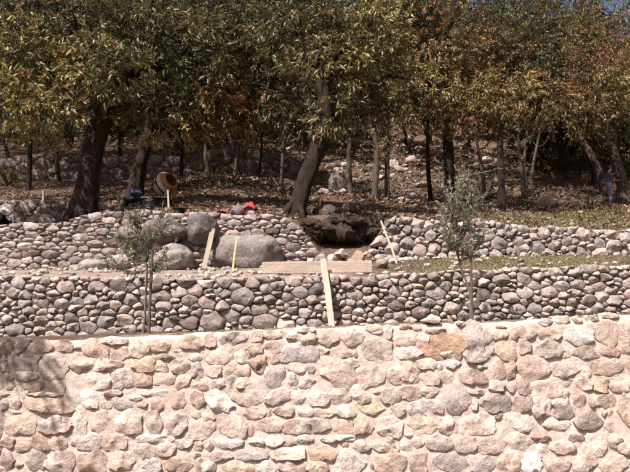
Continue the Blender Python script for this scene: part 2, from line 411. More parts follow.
# ------------------------------------------------------------------ the mortared wall in front, stone by stone
FRONT = """
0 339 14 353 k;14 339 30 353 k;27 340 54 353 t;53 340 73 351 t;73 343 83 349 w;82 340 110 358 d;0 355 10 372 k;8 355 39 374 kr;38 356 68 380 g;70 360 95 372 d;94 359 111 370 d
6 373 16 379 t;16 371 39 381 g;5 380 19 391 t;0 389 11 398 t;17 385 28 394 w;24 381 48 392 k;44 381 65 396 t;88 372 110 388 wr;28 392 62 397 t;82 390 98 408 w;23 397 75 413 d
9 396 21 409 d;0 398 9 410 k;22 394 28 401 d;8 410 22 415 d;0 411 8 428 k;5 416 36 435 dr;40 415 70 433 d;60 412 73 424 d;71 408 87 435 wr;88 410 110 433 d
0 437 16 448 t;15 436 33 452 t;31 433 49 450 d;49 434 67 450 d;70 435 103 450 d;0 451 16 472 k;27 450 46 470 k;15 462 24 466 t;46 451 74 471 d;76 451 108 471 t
103 337 128 344 d;111 345 129 360 d;129 342 151 357 d;151 343 170 352 d;180 335 204 348 d;205 334 217 347 d;174 349 187 354 t;156 353 175 360 d;100 346 109 359 d
100 361 122 371 tr;132 357 155 372 d;155 361 168 372 y;170 360 189 374 t;189 352 202 361 d;191 362 204 377 b;111 370 132 388 dr;132 373 152 386 t;155 373 175 386 t
176 375 191 388 d;190 377 208 390 d;141 389 167 396 wr;128 394 143 400 w;105 391 122 397 d;170 391 186 409 do;190 391 204 407 d;109 396 132 410 b;137 401 148 408 t;151 401 163 411 t
100 402 114 409 w;115 410 142 435 do;145 411 162 433 d;167 413 188 435 d;190 411 202 419 d;188 416 214 440 d;137 434 173 443 wr;103 434 127 451 d;132 442 154 458 d;156 443 175 458 d
175 437 193 449 d;194 441 203 450 d;109 451 137 470 w;143 458 162 472 b;164 455 192 472 t;195 458 205 472 d;192 452 202 458 d
220 332 248 345 g;249 331 263 342 d;263 331 281 339 d;281 329 297 338 d;297 327 314 332 wr;205 347 234 364 d;235 350 250 363 d;245 343 263 354 y;264 341 285 353 d;288 334 309 345 d
268 355 281 363 t;249 355 268 372 d;281 345 317 363 br;205 365 222 378 d;223 363 248 376 yr;208 378 226 390 w;225 376 236 388 b;236 377 255 388 d;263 366 284 387 b;286 362 304 373 d
304 361 316 373 b;288 373 299 388 w;300 373 314 388 d;200 378 208 389 d;205 391 230 410 w;231 390 264 407 d;265 390 289 405 d;290 391 309 404 w;244 407 266 418 t;266 409 272 418 d
273 406 294 416 t;297 405 314 416 w;217 410 246 437 w;202 413 215 421 d;248 424 254 436 d;254 418 283 432 d;281 420 310 433 dr;215 438 243 450 w;203 440 215 450 d;249 438 265 445 w
265 436 284 446 w;284 438 296 446 g;297 434 314 445 w;236 447 268 459 b;272 447 305 459 wr;209 451 233 462 d;223 461 255 474 d;256 461 275 474 w;278 460 308 474 d;200 462 215 474 d
317 330 341 346 d;340 327 364 345 d;366 325 384 334 d;384 326 392 339 w;392 330 416 345 d;301 333 316 344 d;317 346 330 355 d;330 347 353 360 d;353 349 358 357 d;361 338 392 361 d
343 358 360 367 d;318 357 356 387 d;355 367 384 386 dr;387 366 415 384 d;396 347 421 361 w;308 392 329 407 dr;329 389 350 404 d;350 386 371 403 w;372 390 382 393 t;381 388 404 403 d
314 407 336 418 d;336 405 356 417 w;359 403 384 415 m;391 404 405 416 d;308 419 332 432 g;333 419 354 434 d;355 418 373 434 t;377 417 402 437 w;320 436 336 442 d;336 435 355 441 wr
308 442 341 460 t;342 442 349 448 t;353 440 372 453 d;373 440 396 452 d;398 441 410 450 d;332 450 365 474 w;370 462 374 469 t;374 454 405 474 d;307 461 328 474 d;386 436 394 443 d
400 324 411 329 t;412 325 421 331 d;425 327 445 336 d;416 334 429 347 d;421 332 465 358 oo;465 323 491 347 d;456 321 466 326 t;492 330 508 340 d;496 326 506 330 t;463 348 490 364 g
453 351 462 359 g;489 347 494 355 d;495 341 517 361 y;417 358 437 369 yr;444 360 462 370 d;437 362 442 371 d;458 367 486 385 t;473 363 487 370 w;488 359 506 379 d;506 362 515 379 g
400 362 419 383 d;420 371 440 385 d;440 370 453 383 wr;421 387 438 398 w;400 385 420 399 d;467 389 483 394 t;490 380 504 391 d;505 382 516 393 g;445 391 470 413 go;483 392 510 412 co
408 401 426 415 b;428 400 443 412 g;472 397 478 410 d;409 416 436 434 y;437 417 453 434 d;454 423 459 433 d;461 413 494 434 w;494 413 506 419 t;425 435 451 451 g;453 435 476 452 g
478 438 503 453 y;400 438 412 449 d;412 438 424 448 d;409 453 427 474 t;434 454 468 471 b;470 454 493 472 b;497 456 510 470 d;404 433 412 436 d
519 326 537 339 d;537 327 561 341 d;564 326 592 344 w;595 320 618 346 to;619 321 634 345 d;555 316 569 325 d;573 317 582 324 d;586 316 599 322 g;602 313 618 318 w;538 319 552 326 d;534 339 561 357 d
519 338 530 353 d;561 345 570 357 w;572 346 599 363 g;600 347 619 356 p2;620 346 630 354 t;515 357 549 379 d;552 360 578 377 d;579 366 591 378 d;592 357 624 375 d;625 356 636 372 d;517 381 531 394 pr
532 381 561 397 d;562 378 572 387 g;575 379 592 390 d;593 376 609 393 y;609 378 632 391 y;510 331 518 340 d;510 342 518 360 d;513 395 531 411 gr;532 398 550 417 gr;553 400 571 417 gr
572 391 585 406 d;563 389 569 398 d;596 394 615 406 yr;589 397 595 407 g;616 395 640 428 to;575 412 600 429 co;543 419 569 430 y;503 414 534 431 w;601 411 607 416 t;607 410 614 418 d;603 420 613 431 d
505 432 531 451 y;532 433 550 441 p2;537 443 549 454 w;551 442 575 454 d;567 432 584 441 g;582 433 606 454 d;607 434 624 447 t;617 441 640 455 d;522 453 541 471 Wr;500 454 520 472 d
545 456 570 473 d;572 456 597 473 d;600 454 628 474 do;424 318 440 323 d;440 349 452 357 d;552 345 560 349 d;630 395 634 400 d;388 446 400 455 d;126 411 128 412 d
"""
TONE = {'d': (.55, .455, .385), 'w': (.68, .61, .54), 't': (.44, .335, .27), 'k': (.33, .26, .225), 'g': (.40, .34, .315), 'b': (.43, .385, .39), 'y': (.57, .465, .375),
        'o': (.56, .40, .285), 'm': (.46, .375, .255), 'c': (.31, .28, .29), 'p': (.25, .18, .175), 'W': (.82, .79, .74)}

def tone(k, rg, s=.07):
    c = np.array(TONE[k]) * np.array((1.0, .965, .99)); return tuple(np.clip(c * (1 + rg.normal(0, s)) * (1 + rg.normal(0, .022) * np.array((1, .1, -1))), .02, .95))

def sel_poly(w, h, shape, rg):
    """an uneven outline that fills a box of w x h"""
    e = {'o': 2.6, 'r': 9.0}.get(shape, 4.6)
    k = 9 if shape != 'r' else 8
    cut = [1 - abs(rg.normal(0, .22 if shape != 'r' else .05)) for _ in range(4)]
    sk = rg.normal(0, .10 if shape != 'r' else .06)
    pts = []
    a0 = rg.uniform(0, 2 * math.pi)
    for i in range(k * 2):
        a = a0 + 2 * math.pi * i / (k * 2)
        c, s = math.cos(a), math.sin(a)
        r = (abs(c) ** e + abs(s) ** e) ** (-1 / e)
        q = int((a % (2 * math.pi)) / (math.pi / 2)) % 4
        diag = abs(c * s) * 2
        r *= 1 - (1 - cut[q]) * diag
        r *= 1 + rg.normal(0, .03)
        x, y = r * c * w / 2, r * s * h / 2
        pts.append(np.array([x + sk * y, y + sk * .3 * x]))
    return pts

def build_front_wall():
    rg = np.random.default_rng(3)
    root = empty('mortared_stone_wall', (0, W1, 0), 'pale mortared rubble wall filling the foreground below all the terraces', 'wall')
    boxes = []
    for s in FRONT.replace('\n', ';').split(';'):
        s = s.split()
        if len(s) < 5: continue
        b = list(map(float, s[:4])); boxes.append(b + [s[4]])
    for i in range(len(boxes)):                       # neighbours share their seam
        for j in range(i):
            a, b = boxes[i], boxes[j]
            ox = min(a[2], b[2]) - max(a[0], b[0]); oy = min(a[3], b[3]) - max(a[1], b[1])
            if ox > 0 and oy > 0:
                if ox < oy:
                    l, r = (a, b) if a[0] + a[2] < b[0] + b[2] else (b, a)
                    if ox < .4 * min(a[2] - a[0], b[2] - b[0]): mid = (l[2] + r[0]) / 2; l[2] = mid; r[0] = mid
                else:
                    l, r = (a, b) if a[1] + a[3] < b[1] + b[3] else (b, a)
                    if oy < .4 * min(a[3] - a[1], b[3] - b[1]): mid = (l[3] + r[1]) / 2; l[3] = mid; r[1] = mid
    for b in boxes:
        c = at((b[0] + b[2]) / 2, (b[1] + b[3]) / 2, W1)
        w = at(b[2], b[1], W1).x - at(b[0], b[1], W1).x; h = at(b[0], b[1], W1).z - at(b[0], b[3], W1).z
        code = b[4]; k = code[0]; sh = code[1] if len(code) > 1 and code[1] in 'or' else ''
        poly = sel_poly(w * 1.16, h * 1.2, sh, rg)
        col = tone(k, rg); dd = TONE['d']
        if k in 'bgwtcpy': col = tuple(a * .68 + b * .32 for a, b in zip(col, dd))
        if code == 'p2': col = tone('t', rg); col = (col[0] * .9, col[1] * .8, col[2] * .8)
        big = max(w, h)
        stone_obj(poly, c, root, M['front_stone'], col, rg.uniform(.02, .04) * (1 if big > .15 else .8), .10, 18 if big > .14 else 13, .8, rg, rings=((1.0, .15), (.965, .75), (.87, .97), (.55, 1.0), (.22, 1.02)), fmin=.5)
    # stretches of the same wall beyond the frame, too many and unseen to be picked apart
    mb = MB()
    regs = [(-170, 4, 343, 510), (636, 800, 312, 510), (0, 630, 476, 506)]
    for (xa, xb, ya, yb) in regs:
        y = ya
        while y < yb:
            hh = rg.uniform(11, 22); x = xa + rg.uniform(0, 8)
            while x < xb - 8:
                ww = min(rg.uniform(13, 36), xb - x)
                if y + hh < yb + 6:
                    c = at(x + ww / 2, y + hh / 2, W1) - Vector((0, W1, 0))
                    V, Fc = face_stone(sel_poly(ww * 7.2 / F * .93, hh * 7.2 / F * .9, '', rg), rg.uniform(.02, .045), .1, 10, .6, rg, rings=((1, -.15), (.9, .8), (.5, 1.05)))
                    mb.add([c + Vector(v) for v in V], Fc)
                x += ww + 1
            y += hh + 1
    o = mb.build('stones_beyond_the_frame', M['front_stone'], root); o.color = (.46, .38, .32, 1); o['kind'] = 'stuff'
    # the mortar body: a front sheet that swells between the stones, a rounded top, a back
    xs = np.arange(-6.0, 6.01, .035)
    def prof(x):
        t = top1(x)
        t += -.026 + .03 * mnoise.noise(Vector((x * 2.2, 0, 1))) + .018 * mnoise.noise(Vector((x * 7, 0, 2))) + .01 * mnoise.noise(Vector((x * 19, 0, 2)))
        zs = [0 - .1 + (t + .1) * k / 52 for k in range(53)]
        P = [(0.0, z) for z in zs[:-2]] + [(.003, t - .012), (.018, t - .001), (.10, t), (.3, t - .006), (.44, t - .02), (.49, t - .08), (.5, t - .4), (.5, -.1)]
        return P
    V = []; n = None
    for x in xs:
        P = prof(x); n = len(P)
        for y, z in P:
            d = .014 * mnoise.noise(Vector((x * 5, z * 5, y * 5))) + .006 * mnoise.noise(Vector((x * 14, z * 14, 3 + y * 9))) + .003 * mnoise.noise(Vector((x * 34, z * 34, 3)))
            V.append((x, y + d - .004, z + (d if y > .03 else 0)))
    I = np.arange(len(V)).reshape(len(xs), n)
    Fq = np.stack([I[:-1, :-1], I[1:, :-1], I[1:, 1:], I[:-1, 1:]], -1).reshape(-1, 4)
    o = link('mortar', mesh_np('mortar', V, Fq, 4, None, True), M['mortar'], root)
build_front_wall()

def cap_darkening_soil():                                      # earth along the wall top, added to darken the overbright sunlit cap
    V = []; xs = np.arange(-6, 6.01, .05)
    for x in xs:
        t = top1(x) - .02
        for y in (.07, .12, .22, .34, .47, .56):
            d = .02 * mnoise.noise(Vector((x * 3, y * 6, 8))) + .012 * mnoise.noise(Vector((x * 11, y * 11, 1)))
            V.append((x, W1 + y + d * (1.5 if y < .1 else 0), t + d * .7 - (.03 if y < .1 else 0) + (.012 if .1 < y < .5 else -.03)))
    I = np.arange(len(V)).reshape(len(xs), 6)
    Fq = np.stack([I[:-1, :-1], I[1:, :-1], I[1:, 1:], I[:-1, 1:]], -1).reshape(-1, 4)
    o = link('cap_darkening_soil', mesh_np('cap_darkening_soil', V, Fq, 4, None, True), M['soil']); tag(o, kind='structure')
cap_darkening_soil()

# ------------------------------------------------------------------ dry stone walls: packed cells of mixed sizes
def clip(P, a, b):
    """keep the side of polygon P where dot(p, a) <= b"""
    out = []
    for i in range(len(P)):
        p, q = P[i], P[(i + 1) % len(P)]
        dp, dq = p @ a - b, q @ a - b
        if dp <= 0: out.append(p)
        if dp * dq < 0: out.append(p + (q - p) * (dp / (dp - dq)))
    return out

def pack(u0, u1, vmin, vmax, rlist, rg, aspect=1.35, seeds=(), holes=(), tries=900):
    """big stones first, then smaller ones in what is left; returns cells as outlines"""
    S = [(u / aspect, v, r) for u, v, r in seeds]
    for r0, frac in rlist:
        fails = 0
        while fails < tries * frac:
            u = rg.uniform(u0, u1) / aspect; x = u * aspect
            lo, hi = vmin(x), vmax(x)
            if hi - lo < .05: fails += 1; continue
            v = rg.uniform(lo, hi); r = r0 * rg.uniform(.85, 1.15)
            if min(v - lo, hi - v) < r * .55: fails += 1; continue
            if any(((x - hx) / (hw + r * .55)) ** 2 + ((v - hy) / (hh + r * .55)) ** 2 < 1 for hx, hy, hw, hh in holes): fails += 1; continue
            ok = True
            for (a, b, c) in S:
                if (a - u) ** 2 + (b - v) ** 2 < (.93 * (c + r)) ** 2: ok = False; break
            if ok: S.append((u, v, r))
            else: fails += 1
    A = np.array(S); cells = []
    for i, (u, v, r) in enumerate(S):
        p = np.array([u, v]); R = r * 2.3
        P = [p + R * np.array([math.cos(t), math.sin(t)]) for t in np.linspace(0, 2 * math.pi, 13)[:-1]]
        d2 = (A[:, 0] - u) ** 2 + (A[:, 1] - v) ** 2
        for j in np.argsort(d2)[1:24]:
            q = A[j, :2]; e = q - p; l2 = e @ e
            if l2 < 1e-9: continue
            P = clip(P, e, e @ p + (l2 + r * r - A[j, 2] ** 2) / 2)
            if len(P) < 3: break
        if len(P) < 3: continue
        P = [np.array([a[0] * aspect, a[1]]) for a in P]
        x = u * aspect
        sl = (vmax(x + .1) - vmax(x - .1)) / .2
        P = clip(P, np.array([-sl, 1.0]), vmax(x) - sl * x)
        if len(P) >= 3: P = clip(P, np.array([0, -1.0]), -vmin(x))
        if len(P) < 3: continue
        c = sum(P) / len(P)
        cells.append((c, [a - c for a in P], r))
    return cells

def dry_wall(name, label, Y, u0, u1, vmin, vmax, rlist, seed, tones, thick, gap=.0035, holes=(), seeds=(), aspect=1.45, proud=(.035, .08), cap=300, lean=0.0, soft=1, fill_top=.03, n=14, group=None):
    rg = np.random.default_rng(seed)
    zmid = vmin((u0 + u1) / 2)
    root = empty(name, ((u0 + u1) / 2, Y, zmid), label, 'wall', group)
    cells = pack(u0, u1, vmin, vmax, rlist, rg, aspect, seeds, holes)
    def view(c):
        x, y = px_of((c[0], Y, c[1])); return -10 < x < 640
    def area(c): 
        P = c[1]; return abs(sum(P[i][0] * P[(i + 1) % len(P)][1] - P[(i + 1) % len(P)][0] * P[i][1] for i in range(len(P)))) / 2
    cells.sort(key=lambda c: (-(view(c[0])), -area(c)))
    mb = MB(); cnt = 0
    for c, P, r in cells:
        P = chaikin([np.asarray(p) for p in P], soft if rg.uniform() < .6 else 0, rg.uniform(.08, .2))
        k = 1 - gap / max(r, .03)
        P = [p * k * (1 + rg.normal(0, .035)) for p in P]
        cen = Vector((c[0], Y + lean * (c[1] - zmid) + rg.normal(0, .012), c[1]))
        pr = rg.uniform(*proud)
        rings = ((1.0, 0.1), (.93, .7), (.68, .97), (.25, 1.06))
        if view(c) and cnt < cap:
            stone_obj(P, cen, root, M['dry_stone'], tone(tones[rg.integers(len(tones))], rg, .13), pr, .16, n, .55, rg, rings=rings); cnt += 1
        else:
            V, Fc = face_stone(P, pr, .14, 9, .5, rg, rings=((1, .1), (.92, .7), (.5, 1.0)))
            b = cen - root.location; mb.add([b + Vector(v) for v in V], Fc)
    if mb.V:
        o = mb.build('small_stones', M['dry_stone'], root); o.color = (*TONE['g'], 1); o['kind'] = 'stuff'
    # the dark earth and rubble core behind the face
    xs = np.arange(u0, u1 + .001, .1); V = []
    for x in xs:
        lo, hi = vmin(x) - .12, vmax(x) - fill_top
        prof = [(.01, lo), (.01, (lo + hi) / 2), (.01, hi - .04), (.10, hi), (thick - .06, hi), (thick, hi - .06), (thick, lo)]
        for y, z in prof:
            d = .02 * mnoise.noise(Vector((x * 4, z * 4, y * 4)))
            V.append((x - root.location.x, y + d + lean * (z - zmid), z + d * .6 - zmid))
    n7 = 7; I = np.arange(len(V)).reshape(len(xs), n7)
    Fq = list(map(tuple, np.stack([I[:-1, :-1], I[1:, :-1], I[1:, 1:], I[:-1, 1:]], -1).reshape(-1, 4)))
    Fq += [tuple(I[0]), tuple(reversed(I[-1]))]
    m2 = MB(); m2.V = [Vector(v) for v in V]; m2.F = Fq
    m2.build('core', M['wall_fill'], root, sharp=60)
    return root, len(cells), cnt

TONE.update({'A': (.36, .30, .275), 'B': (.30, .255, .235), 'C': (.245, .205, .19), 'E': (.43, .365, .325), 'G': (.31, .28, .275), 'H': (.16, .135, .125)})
def ux(px, Y): return at(px, 250, Y).x
seeds2 = []
for (px, py, r) in [(213, 322, .17), (243, 297, .15), (190, 323, .12), (118, 284, .12), (66, 287, .12), (232, 316, .11), (265, 322, .16), (286, 325, .12), (15, 330, .12), (208, 303, .11), (420, 312, .12), (452, 308, .12), (588, 300, .1)]:
    p = at(px, py, W2); seeds2.append((p.x, p.z, r))
r = dry_wall('dry_stone_wall', 'long low dry-stone terrace wall directly behind the pale front wall', W2, ux(-110, W2), ux(740, W2), lambda x: top1(x * .6) - .06, lambda x: top2(x) + .02 * math.sin(x * 5.3),
         [(.095, .12), (.075, .4), (.058, 1.2), (.042, 2.2), (.028, 1.6)], 11, 'AAABBCEEGG', .45, seeds=seeds2, cap=290)
print('wall2', r[1:])

B_L = [(250, 254, 36, 20), (203, 229, 17, 15), (166, 232, 20, 14), (172, 258, 20, 14), (131, 236, 15, 6), (95, 266, 13, 7), (120, 262, 10, 8)]
holes = []
for (px, py, w, h) in B_L:
    p = at(px, py, W3); holes.append((p.x, p.z, w * .92 * W3 / F, h * .92 * W3 / F))
XL1 = ux(316, W3)
def top3l(x):
    z = top3(x)
    e0, e1 = ux(288, W3), ux(316, W3)
    if x > e0: z -= (z - base3(x)) * .62 * ((x - e0) / (e1 - e0)) ** 1.4
    return z + .03 * math.sin(x * 4.1) 
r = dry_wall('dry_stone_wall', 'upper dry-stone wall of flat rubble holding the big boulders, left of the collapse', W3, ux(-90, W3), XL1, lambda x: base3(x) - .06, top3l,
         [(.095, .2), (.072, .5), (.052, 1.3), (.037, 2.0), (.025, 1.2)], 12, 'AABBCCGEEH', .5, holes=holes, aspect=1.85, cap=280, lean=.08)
print('wall3l', r[1:])
XR0 = ux(379, W3)
def top3r(x):
    z = top3(x) + .03 * math.sin(x * 3.3) + .02 * math.sin(x * 9)
    e0, e1 = ux(379, W3), ux(392, W3)
    if x < e1: z -= (z - base3(x)) * .35 * (e1 - x) / (e1 - e0)
    return z
r = dry_wall('dry_stone_wall', 'upper dry-stone wall of round field stones below the grassy slope, right of the collapse', W3, XR0, ux(720, W3), lambda x: base3(x) - .05, top3r,
         [(.14, .2), (.105, .5), (.075, 1.0), (.05, 1.8), (.032, 1.2)], 13, 'AABBGGEEC', .5, aspect=1.2, cap=280, lean=.1, proud=(.05, .11))
print('wall3r', r[1:])

# low walls farther up the slope
W4 = 18.6
t4 = line([(-60, 199), (0, 200), (50, 200), (100, 203), (133, 207), (140, 208)], W4); b4 = line([(-60, 219), (0, 218), (60, 217), (100, 214), (140, 213)], W4)
r = dry_wall('dry_stone_wall', 'low shaded wall with a pale flat top behind the leaning tree at left', W4, ux(-50, W4), at(138, 208, W4).x, lambda x: b4(x) - .25, t4,
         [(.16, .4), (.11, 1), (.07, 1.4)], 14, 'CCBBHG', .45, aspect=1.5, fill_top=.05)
print('wall4', r[1:])
W5 = 30.1
def hb(x): return H(x, 29.9) - .1
def ht(x): return H(x, 30.6) + .02 + .06 * math.sin(x * 1.3) - .5 * sstep(-1, 1.6, x)
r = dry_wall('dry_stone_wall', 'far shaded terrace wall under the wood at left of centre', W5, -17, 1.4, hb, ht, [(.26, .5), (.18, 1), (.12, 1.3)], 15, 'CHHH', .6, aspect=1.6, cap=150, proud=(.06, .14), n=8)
print('wall5', r[1:])

# ------------------------------------------------------------------ boulders
def boulder(px, py, w, h, Y, seed, label, col, dep=None, name='boulder', group='boulders built into the upper wall', m='boulder', sub=4, rough=.22):
    c = at(px, py, Y); rx, rz = w * Y / F, h * Y / F
    me = rock(rx * 1.06, dep or max(rx, rz) * .6, rz * 1.06, seed, sub, rough, .4, 3)
    o = link(name, me, M[m], None, c); o.color = (*col, 1)
    return tag(o, label, 'rock', group)
boulder(249, 255, 37, 21, W3, 3, 'large grey domed boulder behind the yellow stick, left end of the horizontal board', (.215, .185, .18), .45)
boulder(203, 229, 17, 15, W3, 5, 'dark grey rounded boulder near the wall top, above the leaning board', (.13, .115, .118), .4)
boulder(166, 232, 21, 14, W3, 8, 'dark brown-grey boulder high in the wall below the black trough', (.135, .112, .106), .4)
boulder(172, 259, 22, 14, W3 - .1, 11, 'pale grey boulder low in the wall right behind the left sapling', (.27, .235, .225), .4)
boulder(131, 237, 16, 7, W3, 14, 'flat dark boulder left above the left sapling in the wall', (.15, .125, .118), .35)
boulder(95, 267, 14, 8, W3, 17, 'small grey boulder at the foot of the upper wall, left of the sapling', (.33, .28, .27), .35)
boulder(120, 263, 10, 8, W3, 21, 'small pale boulder half hidden behind the left sapling foliage', (.36, .31, .28), .3)

# ------------------------------------------------------------------ loose stones
def ground_hit(px, py, y0=7.6, y1=60, dy=.04):
    """the place on the ground that the photograph shows at this pixel"""
    y = y0
    while y < y1:
        p = at(px, py, y)
        if p.z <= H(p.x, y): return Vector((p.x, y, H(p.x, y)))
        y += dy
    return at(px, py, y1)

def loose(px, Y, size, seed, label, col=None, m='dry_stone', zoff=None, flat=.7, group=None):
    x = at(px, 250, Y).x
    z = (H(x, Y) if zoff is None else zoff)
    rg = random.Random(seed)
    me = rock(size * rg.uniform(.9, 1.3), size * rg.uniform(.7, 1), size * flat * rg.uniform(.8, 1.1), seed, 2, .3, .6, 5)
    o = link('loose_stone', me, M[m], None, Vector((x, Y, z + size * flat * .55))); o.rotation_euler.z = rg.uniform(0, 6)
    o.color = (*(col or tone('A', np.random.default_rng(seed))), 1)
    tag(o, label, 'stone', group or 'loose stones')
    return o
loose(320, 14.6, .17, 31, 'pointed stone standing behind the board, left of the vertical plank', flat=1.3)
loose(332, 14.6, .15, 32, 'pointed stone behind the board, just right of the vertical plank', flat=1.2)
loose(341, 14.9, .2, 33, 'rounded pale stone in the earth of the collapse behind the board')
loose(357, 14.4, .2, 34, 'brown triangular stone behind the right half of the board', (.30, .21, .16), flat=1.2)
loose(381, 14.2, .15, 35, 'squarish brown stone at the right end of the board', (.33, .25, .2), flat=.9)
rg_ = np.random.default_rng(50)
for k, px in enumerate([372, 379, 386, 393, 401, 410, 366]):
    loose(px, 15.1 + rg_.uniform(-.3, .35), rg_.uniform(.09, .15), 60 + k, ['rounded stone nearest left of the thin pole foot', 'rounded stone second left of the thin pole foot', 'rounded stone behind the thin pole at wall foot', 'rounded stone touching the thin pole at its foot', 'rounded stone just right of the thin pole foot', 'rounded stone farthest right of the thin pole foot', 'rounded stone farthest left of the thin pole, in the collapse'][k], group='stones fallen by the thin pole')
mb = MB()
for k in range(420):                                   # rubble on the ledge behind the second wall
    px = rg_.uniform(-40, 375); Y = rg_.uniform(12.25, 15.3); x = at(px, 270, Y).x
    if k % 5 == 0: x = rg_.uniform(1, 6.5); Y = rg_.uniform(13, 15.3)
    s = rg_.uniform(.025, .085); me = rock(s * 1.3, s, s * .7, 200 + k % 12, 1, .3, .6, 4)
    z = H(x, Y); th = rg_.uniform(0, 6); R = Matrix.Rotation(th, 3, 'Z')
    mb.add([R @ v.co + Vector((x, Y, z + s * .3)) for v in me.vertices], [tuple(p.vertices) for p in me.polygons]); bpy.data.meshes.remove(me)
o = mb.build('ledge_rubble', M['dry_stone']); o.color = (*TONE['E'], 1); tag(o, 'small stones and chips strewn along the ledge above the second wall', 'rubble', kind='stuff')
mb = MB()
for k in range(240):                                   # stones strewn on the slope
    Y = rg_.uniform(16.2, 32); x = rg_.uniform(-12, 14); s = rg_.uniform(.04, .13)
    me = rock(s * 1.3, s, s * .7, 230 + k % 12, 1, .3, .6, 4); R = Matrix.Rotation(rg_.uniform(0, 6), 3, 'Z'); z = H(x, Y)
    mb.add([R @ v.co + Vector((x, Y, z + s * .2)) for v in me.vertices], [tuple(p.vertices) for p in me.polygons]); bpy.data.meshes.remove(me)
o = mb.build('slope_stones', M['dry_stone']); o.color = (*TONE['B'], 1); tag(o, 'small stones strewn over the leafy slope', 'rubble', kind='stuff')

for k, (px, py, s, lab) in enumerate([(337, 192, .42, 'stubby pale rock standing on the sunlit leaf litter right of centre trunk'), (323, 194, .28, 'low dark rock beside the stubby pale rock on the slope'),
        (600, 203, .34, 'flat pale stone lying at the feet of the standing person'), (547, 206, .45, 'dark low rock pile on the slope left of the right tree'), (537, 204, .3, 'small rock at the left of the dark low rock pile'),
        (366, 183, .3, 'small pale rock in front of the twin slim trunks'), (423, 187, .4, 'low mossy rock on the slope left of the dark slim trunk'),
        (326, 214, .32, 'dark flat stone on the slope edge above the collapse'), (352, 213, .4, 'dark rounded rock on the edge above the collapse, right of the flat one')]):
    p = ground_hit(px, py, 15.9)
    o = loose(px, p.y, s, 400 + k, lab, tone('CEBAC'[k % 5], rg_) if k not in (7, 8) else (.07, .058, .055), zoff=p.z - .05, flat=1.25 if k == 0 else .6)
    o.name = 'rock'

for k, (px, py, s, lab) in enumerate([(402, 152, .55, 'largest pale outcrop rock in the wood left of the dark straight trunk'), (414, 162, .4, 'pale outcrop rock low on the bank, right of the largest one'), (396, 166, .35, 'small pale outcrop rock below the largest one'),
        (410, 142, .45, 'uppermost pale outcrop rock on the shaded bank'), (421, 152, .4, 'pale outcrop rock nearest the dark straight trunk'), (489, 162, .4, 'pale rock on the sunlit bank left of the black bare trunk')]):
    p = ground_hit(px, py, 24)
    o = loose(px, p.y, s, 450 + k, lab, tone('EAEAEA'[k], rg_), zoff=p.z - .1, flat=.8, group='outcrop rocks in the wood'); o.name = 'rock'

# ------------------------------------------------------------------ earth and roots above the collapse
def build_collapse():
    mb = MB(); rg = np.random.default_rng(71)
    c = at(348, 228, 15.95)
    # the overhanging mat: a lumpy slab with a ragged lower lip
    nx, nt = 90, 40; V = []
    x0, x1 = at(300, 228, 15.9).x, at(386, 228, 15.9).x
    for i in range(nx + 1):
        u = i / nx; x = x0 + (x1 - x0) * u
        zt = top3(x) + .02
        th = (.26 + .5 * math.sin(math.pi * u) ** .7 * (.6 + .4 * u))
        for k in range(nt):
            a = 2 * math.pi * k / nt
            yy = 16.35 + .75 * math.cos(a) * (.5 + .5 * math.sin(math.pi * min(max(u, .04), .96)))
            zz = zt - th * .5 + th * .55 * math.sin(a)
            q = Vector((x * 2.2, yy * 2.2, zz * 2.2))
            d = .30 * mnoise.noise(q * .8) + .16 * mnoise.noise(q * 2.3) + .08 * mnoise.noise(q * 6) + .04 * mnoise.noise(q * 13)
            V.append((x + d * .4 - c.x, yy + d * math.cos(a) * 1.2 - c.y, zz + d * math.sin(a) - c.z))
    Fc = [(i * nt + k, i * nt + (k + 1) % nt, (i + 1) * nt + (k + 1) % nt, (i + 1) * nt + k) for i in range(nx) for k in range(nt)]
    Fc += [tuple(range(nt))[::-1], tuple(nx * nt + k for k in range(nt))]
    mb.add(V, Fc)
    root = empty('earth_overhang', c, 'dark overhanging mat of earth and roots above the collapsed gap in the upper wall', 'earth bank')
    mb.build('earth', M['earth'], root, sharp=70)
    rt = MB()
    for k in range(170):
        x = rg.uniform(x0 + .2, x1 - .1); z = top3(x) - rg.uniform(.1, .45); y = rg.uniform(15.6, 16.0)
        p = Vector((x, y, z)) - c; pts = [p]; d = Vector((rg.normal(0, .4), -.35, -.6))
        for s in range(4):
            d = (d + Vector(rg.normal(0, .35, 3)) + Vector((0, .1, -.2))).normalized(); p = p + d * rg.uniform(.06, .13); pts.append(p)
        r0 = rg.uniform(.003, .011); rt.tube(pts, [r0 * (1 - .2 * i) for i in range(5)], 4)
    rt.build('roots', M['bark'], root)
    for k in range(14):                                # clods and stones in it
        x = rg.uniform(x0 + .2, x1 - .2); s = rg.uniform(.06, .16)
        o = link('clod', rock(s * 1.4, s, s * .8, 500 + k, 3, .55, .3, 2), M['earth'], root, Vector((x, 15.62 + rg.uniform(0, .2), top3(x) - rg.uniform(.05, .4))) - c)
        o.color = (*tone('HCH'[k % 3], rg), 1)
build_collapse()

